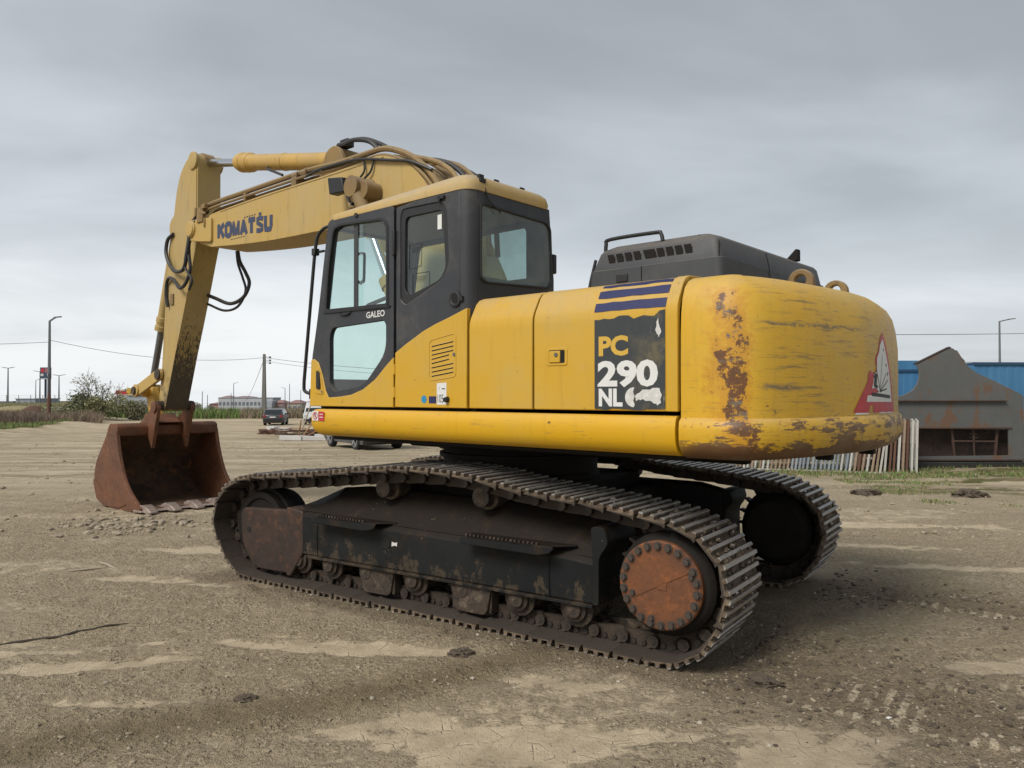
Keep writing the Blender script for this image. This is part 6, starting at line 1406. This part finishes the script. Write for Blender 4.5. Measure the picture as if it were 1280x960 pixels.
    for sx in (-1, 1):
        for s in (-1, 1):
            c0 = (sx*(hl-.82), s*(Wd/2-.10), r_)
            mb = MB(); mb.lathe([(-.1, r_*.72), (-.1, r_*.94), (-.07, r_), (.09, r_), (.115, r_*.94), (.115, r_*.70)], c0, (0, s, 0), 24); wl = mb.build('wheel', M_tyre, th)
            mb = MB(); cxx, cy_, cz_ = c0; mb.lathe([(0, r_*.68), (.012, r_*.68), (.014, r_*.60), (.0, r_*.58)], (cxx, cy_+s*.113, cz_), (0, s, 0), 24)
            for q in range(5):
                a_ = q*2*PI/5+.3; mb.bar((cxx, cy_+s*.12, cz_), (cxx+math.cos(a_)*r_*.62, cy_+s*.122, cz_+math.sin(a_)*r_*.62), .03, .085, (0, 1, 0))
            mb.build('rim', M_rim, wl, smooth=0)
    return th
car('parked_car', 'dark grey hatchback seen from behind, parked far off by the concrete pole', 'car', -21.2, 69.5, R(99), carpaint('dark_grey_car', (.045, .05, .06)), 4.1, 1.7, 1.44)
car('parked_van', 'white and dark van facing the yard, half hidden behind the excavator cab', 'van', -18.0, 71.5, R(-82), carpaint('white_van', (.55, .56, .56)), 4.9, 1.95, 2.05, 'van', M_black)
car('parked_suv', 'black car with alloy wheels seen below the front of the excavator body', 'car', -5.7, 29.76, R(123.4), carpaint('black_car', (.02, .022, .025)), 4.2, 1.75, 1.55, 'suv')

# ---------------- scrap heap by the front of the excavator
M_scrap = rustmat('rusty_scrap', (.06, .032, .022), (.11, .05, .03), (.15, .07, .035), .85, 0, 4); M_plank = simple('orange_brown_board', (.28, .15, .075), .8, 0, .3, 8); M_slab = simple('pale_concrete_slab', (.45, .44, .42), .85, 0, .15, 3)
rng = random.Random(23)
for k in range(18):
    cx, cy = -11.7+rng.uniform(-1.3, 1.5), 43.2+rng.uniform(-1.6, 1.8); a = rng.uniform(-.5, .5)+(.0 if k % 3 else 1.1); L_ = rng.uniform(1.2, 2.6); z_ = gz(cx, cy)+.06+rng.uniform(0, .36); dz = rng.uniform(-.12, .12)
    mb = MB(); mb.bar((-math.cos(a)*L_/2, -math.sin(a)*L_/2, -dz), (math.cos(a)*L_/2, math.sin(a)*L_/2, dz), rng.uniform(.06, .14), rng.uniform(.03, .08)); tag(mb.build('scrap_bar', M_scrap, smooth=0, loc=(cx, cy, z_)), 'rusty bar in the scrap heap left of the excavator front', 'scrap bar', 'rusty bars in the scrap heap')
for k, (p, q, w, lab) in enumerate((((-11.6, 42.4, .1), (-11.0, 43.0, 2.3), .06, 'thin pale post leaning up out of the scrap heap'), ((-11.9, 41.6, .5), (-11.1, 41.8, .48), .2, 'short orange board lying across the scrap heap'), ((-11.2, 41.4, .05), (-10.6, 41.8, 1.05), .14, 'orange board leaning in the scrap heap'), ((-11.0, 41.2, .05), (-10.3, 41.5, .45), .16, 'orange board at the right foot of the scrap heap'), ((-11.5, 41.7, .0), (-11.4, 41.8, .9), .14, 'upright orange board in the scrap heap'))):
    g_ = gz(p[0], p[1]); mb = MB(); mb.bar((p[0], p[1], p[2]+g_), (q[0], q[1], q[2]+g_), w, .04); tag(mb.build('board', M_plank if k else M_twig2, smooth=0), lab, 'board')
for k, (x_, y_, L_, w, h_, a, lab) in enumerate(((-17.9, 58.0, 1.5, .5, .3, -.9, 'white slab lying on the ground in front of the hatchback'), (-16.6, 56.5, .8, .4, .22, -.1, 'short pale slab right of the white slab'), (-10.6, 37.4, 1.3, .4, .22, -.4, 'pale concrete kerb slab in front of the scrap heap'), (-9.4, 37.2, 1.3, .4, .2, -.05, 'second pale kerb slab near the front of the excavator'), (-9.2, 38.6, 1.2, .6, .25, -.5, 'grey slab at the right end of the scrap heap'))):
    mb = MB(); mb.box((0, 0, h_/2), (L_, w, h_), rz=a); tag(mb.build('concrete_slab', M_slab, bevel=.02, loc=(x_, y_, gz(x_, y_))), lab, 'slab')
clod(-15.0, 47.5, .55, 'dark heap of earth and weeds left of the scrap heap', 31, 'earth heap', M_scrap, 'earth heaps')
clod(-14.0, 47.0, .35, 'small dark heap of earth close to the scrap heap', 32, 'earth heap', M_clod, 'earth heaps')

# ---------------- vegetation
M_leafa = simple('olive_leaves', (.23, .225, .11), .8, 0, .35, 1.5); M_leafb = simple('grey_green_leaves', (.25, .245, .16), .8, 0, .3, 1.5); M_leafd = simple('deep_green_leaves', (.10, .115, .05), .8, 0, .35, 1.5)
M_bark = simple('grey_bark', (.12, .105, .085), .9, 0, .3, 6); M_grass = simple('green_grass', (.13, .19, .05), .85, 0, .35, .7); M_dry = simple('dry_brown_weeds', (.24, .185, .13), .9, 0, .3, .7); M_dryd = simple('dark_dry_brush', (.17, .12, .10), .9, 0, .3, .7); M_straw = simple('straw_grass', (.25, .21, .11), .9, 0, .3, .9)
def leaves(mb, P, size, rng):
    for p in P:
        a = Vector(rng.randn(3)).normalized(); b_ = a.cross(Vector(rng.randn(3))).normalized(); s = size*(.6+.8*rng.rand())
        p = Vector(p); mb.add([p-a*s, p+b_*s*.55, p+a*s, p-b_*s*.55], [(0, 1, 2, 3)])
def blob_pts(c, r, n_, rng, hollow=.35):
    out = []
    while len(out) < n_:
        d_ = rng.randn(3); d_ /= np.linalg.norm(d_); q = (hollow+(1-hollow)*rng.rand()**.6); out.append((c[0]+d_[0]*r[0]*q, c[1]+d_[1]*r[1]*q, max(.05, c[2]+d_[2]*r[2]*q)))
    return out
rngn = np.random.RandomState(3)
tr = thing('tree', 'half bare tree with thin twigs rising out of an olive bush on the left', 'tree', (-44.6, 82, gz(-44.6, 82)))
trunk = MB(); tips = []
def grow(p, d_, L_, r, lvl):
    q = p+d_*L_; mid_ = p+d_*L_*.5+Vector(rngn.randn(3))*L_*.06
    trunk.tube([p, mid_, q], [r, r*.8, r*.6], 5)
    if lvl == 0: tips.append((p, q)); return
    for k in range(3 if lvl > 1 else 4):
        nd = (d_+Vector(rngn.randn(3))*.48+Vector((0, 0, .10))).normalized(); grow(p+d_*L_*(.55+.45*rngn.rand()), nd, L_*(.62+.2*rngn.rand()), r*.58, lvl-1)
for a in (-.85, -.45, -.1, .3, .7, 1.1): grow(Vector((a*.25, 0, .1)), Vector((a, rngn.randn()*.3, 1.35)).normalized(), 2.1, .055, 3)
trunk.build('trunk', M_bark, tr, smooth=50)
mb = MB(); P = []
for p, q in tips:
    for k in range(3): P.append(p.lerp(q, rngn.rand()*1.15)+Vector(rngn.randn(3))*.06)
leaves(mb, P, .085, rngn); mb.build('crown', M_leafb, tr, smooth=0, fix=False)
def bush(x, y, rx, rz_, n_, mats, label, seed, size=.13, cat='bush', group=None, squash=1):
    rg = np.random.RandomState(seed); b_ = thing('bush', label, cat, (x, y, gz(x, y)), 0, group); mb = MB(); mb.cm = 0
    for k in range(9):
        c_ = (rg.uniform(-.62, .62)*rx, rg.uniform(-.6, .6)*rx, rz_*(.35+.35*rg.rand())); r = rz_*(.30+.28*rg.rand())
        mb.cm = int(rg.rand() < .4) if len(mats) > 1 else 0
        leaves(mb, blob_pts(c_, (r*1.3*rx/rz_*.7, r*1.2, r), n_//9, rg), size, rg)
    mb.build('crown', mats, b_, smooth=0, fix=False)
    mb = MB()
    for k in range(8): d_ = Vector((rg.randn()*.7, rg.randn()*.5, 1.2)).normalized(); mb.tube([(0, 0, 0), d_*rz_*.5, d_*rz_*.95+Vector((0, 0, .0))], [.05, .035, .012], 5)
    mb.build('stems', M_bark, b_); return b_
bush(-42.6, 80, 2.6, 2.5, 3000, [M_leafa, M_leafd], 'round olive green bush at the foot of the half bare tree', 4)
bush(-39.6, 82, 2.0, 2.1, 1800, [M_leafa, M_leafb], 'lighter olive bush right of the half bare tree', 5)
bush(-46.6, 83, 1.9, 2.0, 1600, [M_leafa, M_leafb], 'low olive bush left of the half bare tree', 6)
bush(-49.0, 84, 2.2, 1.5, 1500, [M_leafb, M_leafa], 'low grey green scrub right of the rusty lamp post', 7)
bush(-101, 180, 2.0, 3.0, 700, [M_leafd], 'small dark evergreen bush on the skyline left of the bare tree', 8, .3)
# distant trees behind the gap right of the arm and on the right
for k, (px, Y_, rz_, lab) in enumerate(((243, 300, 5.0, 'distant bare greyish tree right of the arm'), (249, 320, 4.4, 'second distant greyish tree right of the arm'), (262, 330, 4.0, 'low distant tree left of the long building'), (1268, 110, 6.4, 'bare tree top above the blue container at the right edge'))):
    x_ = (px-640)/966.3*Y_; b_ = thing('tree', lab, 'tree', (x_, Y_, gz(x_, Y_)), 0, 'distant trees'); rg = np.random.RandomState(50+k); mb = MB(); tw = MB(); mb.cm = 0
    for q in range(9):
        d_ = Vector((rg.randn()*.45, rg.randn()*.3, 1)).normalized(); tw.tube([(0, 0, rz_*.2), d_*rz_*.6+Vector((0, 0, rz_*.1)), d_*rz_+Vector((rg.randn()*.5, 0, rz_*.05))], [.09, .05, .015], 4)
        if k < 3: leaves(mb, blob_pts(d_*rz_*.72, (rz_*.28, rz_*.25, rz_*.3), 60, rg), .22, rg)
    tw.tube([(0, 0, 0), (0, 0, rz_*.3)], [.16, .12], 6); tw.build('trunk', M_bark, b_)
    if k < 3: mb.build('crown', M_leafb, b_, smooth=0, fix=False)

def blades(name, n_, area, hgt, wid, mats, seed, lean=.35, clump=None):
    rg = np.random.RandomState(seed); V = []; Fs = []; mi = []; k = 0
    while k < n_:
        x, y, m_i = area(rg)
        if clump is not None and clump(x, y) < rg.rand(): 
            continue
        z = gz(x, y) if y > 24 else surf(x, y)
        hh = hgt*(.45+.8*rg.rand()); w = wid*(.6+.8*rg.rand()); a = rg.rand()*PI; dx, dy = math.cos(a)*w/2, math.sin(a)*w/2; lx, ly = rg.randn(2)*hh*lean
        i = len(V); V += [(x-dx, y-dy, z-.02), (x+dx, y+dy, z-.02), (x+dx*.6+lx*.4, y+dy*.6+ly*.4, z+hh*.6), (x-dx*.6+lx*.4, y-dy*.6+ly*.4, z+hh*.6), (x+lx, y+ly, z+hh)]
        Fs += [(i, i+1, i+2, i+3), (i+3, i+2, i+4)]; mi += [m_i, m_i]; k += 1
    me = bpy.data.meshes.new(name); me.from_pydata(V, [], Fs)
    for q in mats: me.materials.append(q)
    me.polygons.foreach_set('material_index', mi); o = bpy.data.objects.new(name, me); COL.objects.link(o); o['kind'] = 'stuff'; return o
def nz(x, y, sc, sd): return float(fbm(np.array([x*sc]), np.array([y*sc]), 3, sd)[0])
def ar_field(rg):
    y = rg.uniform(87, 104); x = rg.uniform(-46, -12); gx_ = (x/y*966.3+640); dry = 1 if (rg.rand() < (.85 if gx_ > 300 else .15)) else 0
    return x, y, dry
blades('field_weeds', 15000, ar_field, .95, .10, [M_grass, M_dry], 12, .25)
def ar_verge(rg):
    s = rg.uniform(-18, 34); d_ = 1.2+abs(rg.randn())*3.0+rg.rand()*1.2; ax, ay = -30.3, 46.0; L = math.hypot(-13.3, 38); ux, uy = -13.3/L, 38/L
    x, y = ax+ux*s-uy*d_, ay+uy*s+ux*d_
    return x, y, (0 if rg.rand() < .75 else 1)
blades('verge_grass', 12000, ar_verge, .26, .06, [M_grass, M_straw], 13, .4, lambda x, y: .25+sst(np.array(nz(x, y, .35, 77)), .4, .6)*.75)
def ar_brush(rg):
    y = rg.uniform(72, 88); q = rg.rand()**1.3; x = -(.70-.17*q)*y; return x, y, (0 if rg.rand() < (.6 if x/y < -.61 else .1) else 1)
blades('dry_brush', 12000, ar_brush, .95, .035, [M_dryd, M_dry], 14, .5, lambda x, y: .15+sst(np.array(nz(x, y, .25, 78)), .38, .6))
def ar_bank(rg):
    y = rg.uniform(88, 150); x = -(.70-.22*rg.rand())*y; return x, y, (0 if rg.rand() < .5 else 1)
blades('bank_weeds', 5000, ar_bank, .9, .14, [M_leafa, M_straw], 17, .3)
mbk = MB(); rg = np.random.RandomState(90)
for (px, Y_, w, h_, col, lab) in ((22, 100, 5.2, 1.9, M_straw, 'straw-coloured spoil mound at the far left'), (44, 92, 2.4, 2.0, M_scrap, 'reddish brown spoil mound left of the rusty lamp post')):
    x_ = (px-640)/966.3*Y_; V = IV*np.array([w, w*.6, h_])*(1+.25*(rg.rand(12, 1)-.5)); mb = MB(); mb.add(V.tolist(), [tuple(f) for f in IF]); o = mb.build('spoil_mound', col, smooth=80, loc=(x_, Y_, gz(x_, Y_)-.15)); ss = o.modifiers.new('sub', 'SUBSURF'); ss.levels = ss.render_levels = 2; tag(o, lab, 'spoil mound')
def ar_right(rg):
    y = 15.4+4.5*rg.rand()**1.2; x = rg.uniform(3.5, 14.5); return x, y, (0 if rg.rand() < .6 else 1)
blades('yard_grass', 9000, ar_right, .085, .022, [M_grass, M_straw], 15, .6, lambda x, y: float(sst(np.array(nz(x, y*1.8, 1.1, 79)), .45, .62)))
def ar_right2(rg):
    y = 11.5+4*rg.rand(); x = rg.uniform(6.3, 11.5); return x, y, (0 if rg.rand() < .55 else 1)
blades('tufted_grass', 3000, ar_right2, .05, .016, [M_grass, M_straw], 16, .7, lambda x, y: float(sst(np.array(nz(x, y*2.4, .8, 80)), .55, .66)))
# litter
for k, (x_, y_, s_, lab) in enumerate(((8.2, 11.1, .11, 'white scrap of litter on the right of the yard'), (6.35, 9.1, .06, 'small white pebble of litter right of the far track'), (1.93, 3.98, .018, 'tiny white crumb among the track prints'), (7.2, 10.3, .09, 'flat pale stone on the right of the yard'))):
    V = IV*np.array([1, .7, .45])*s_; mb = MB(); mb.add(V.tolist(), [tuple(f) for f in IF]); tag(mb.build('litter', M_white2, smooth=60, loc=(x_, y_, surf(x_, y_)+s_*.3)), lab, 'litter')
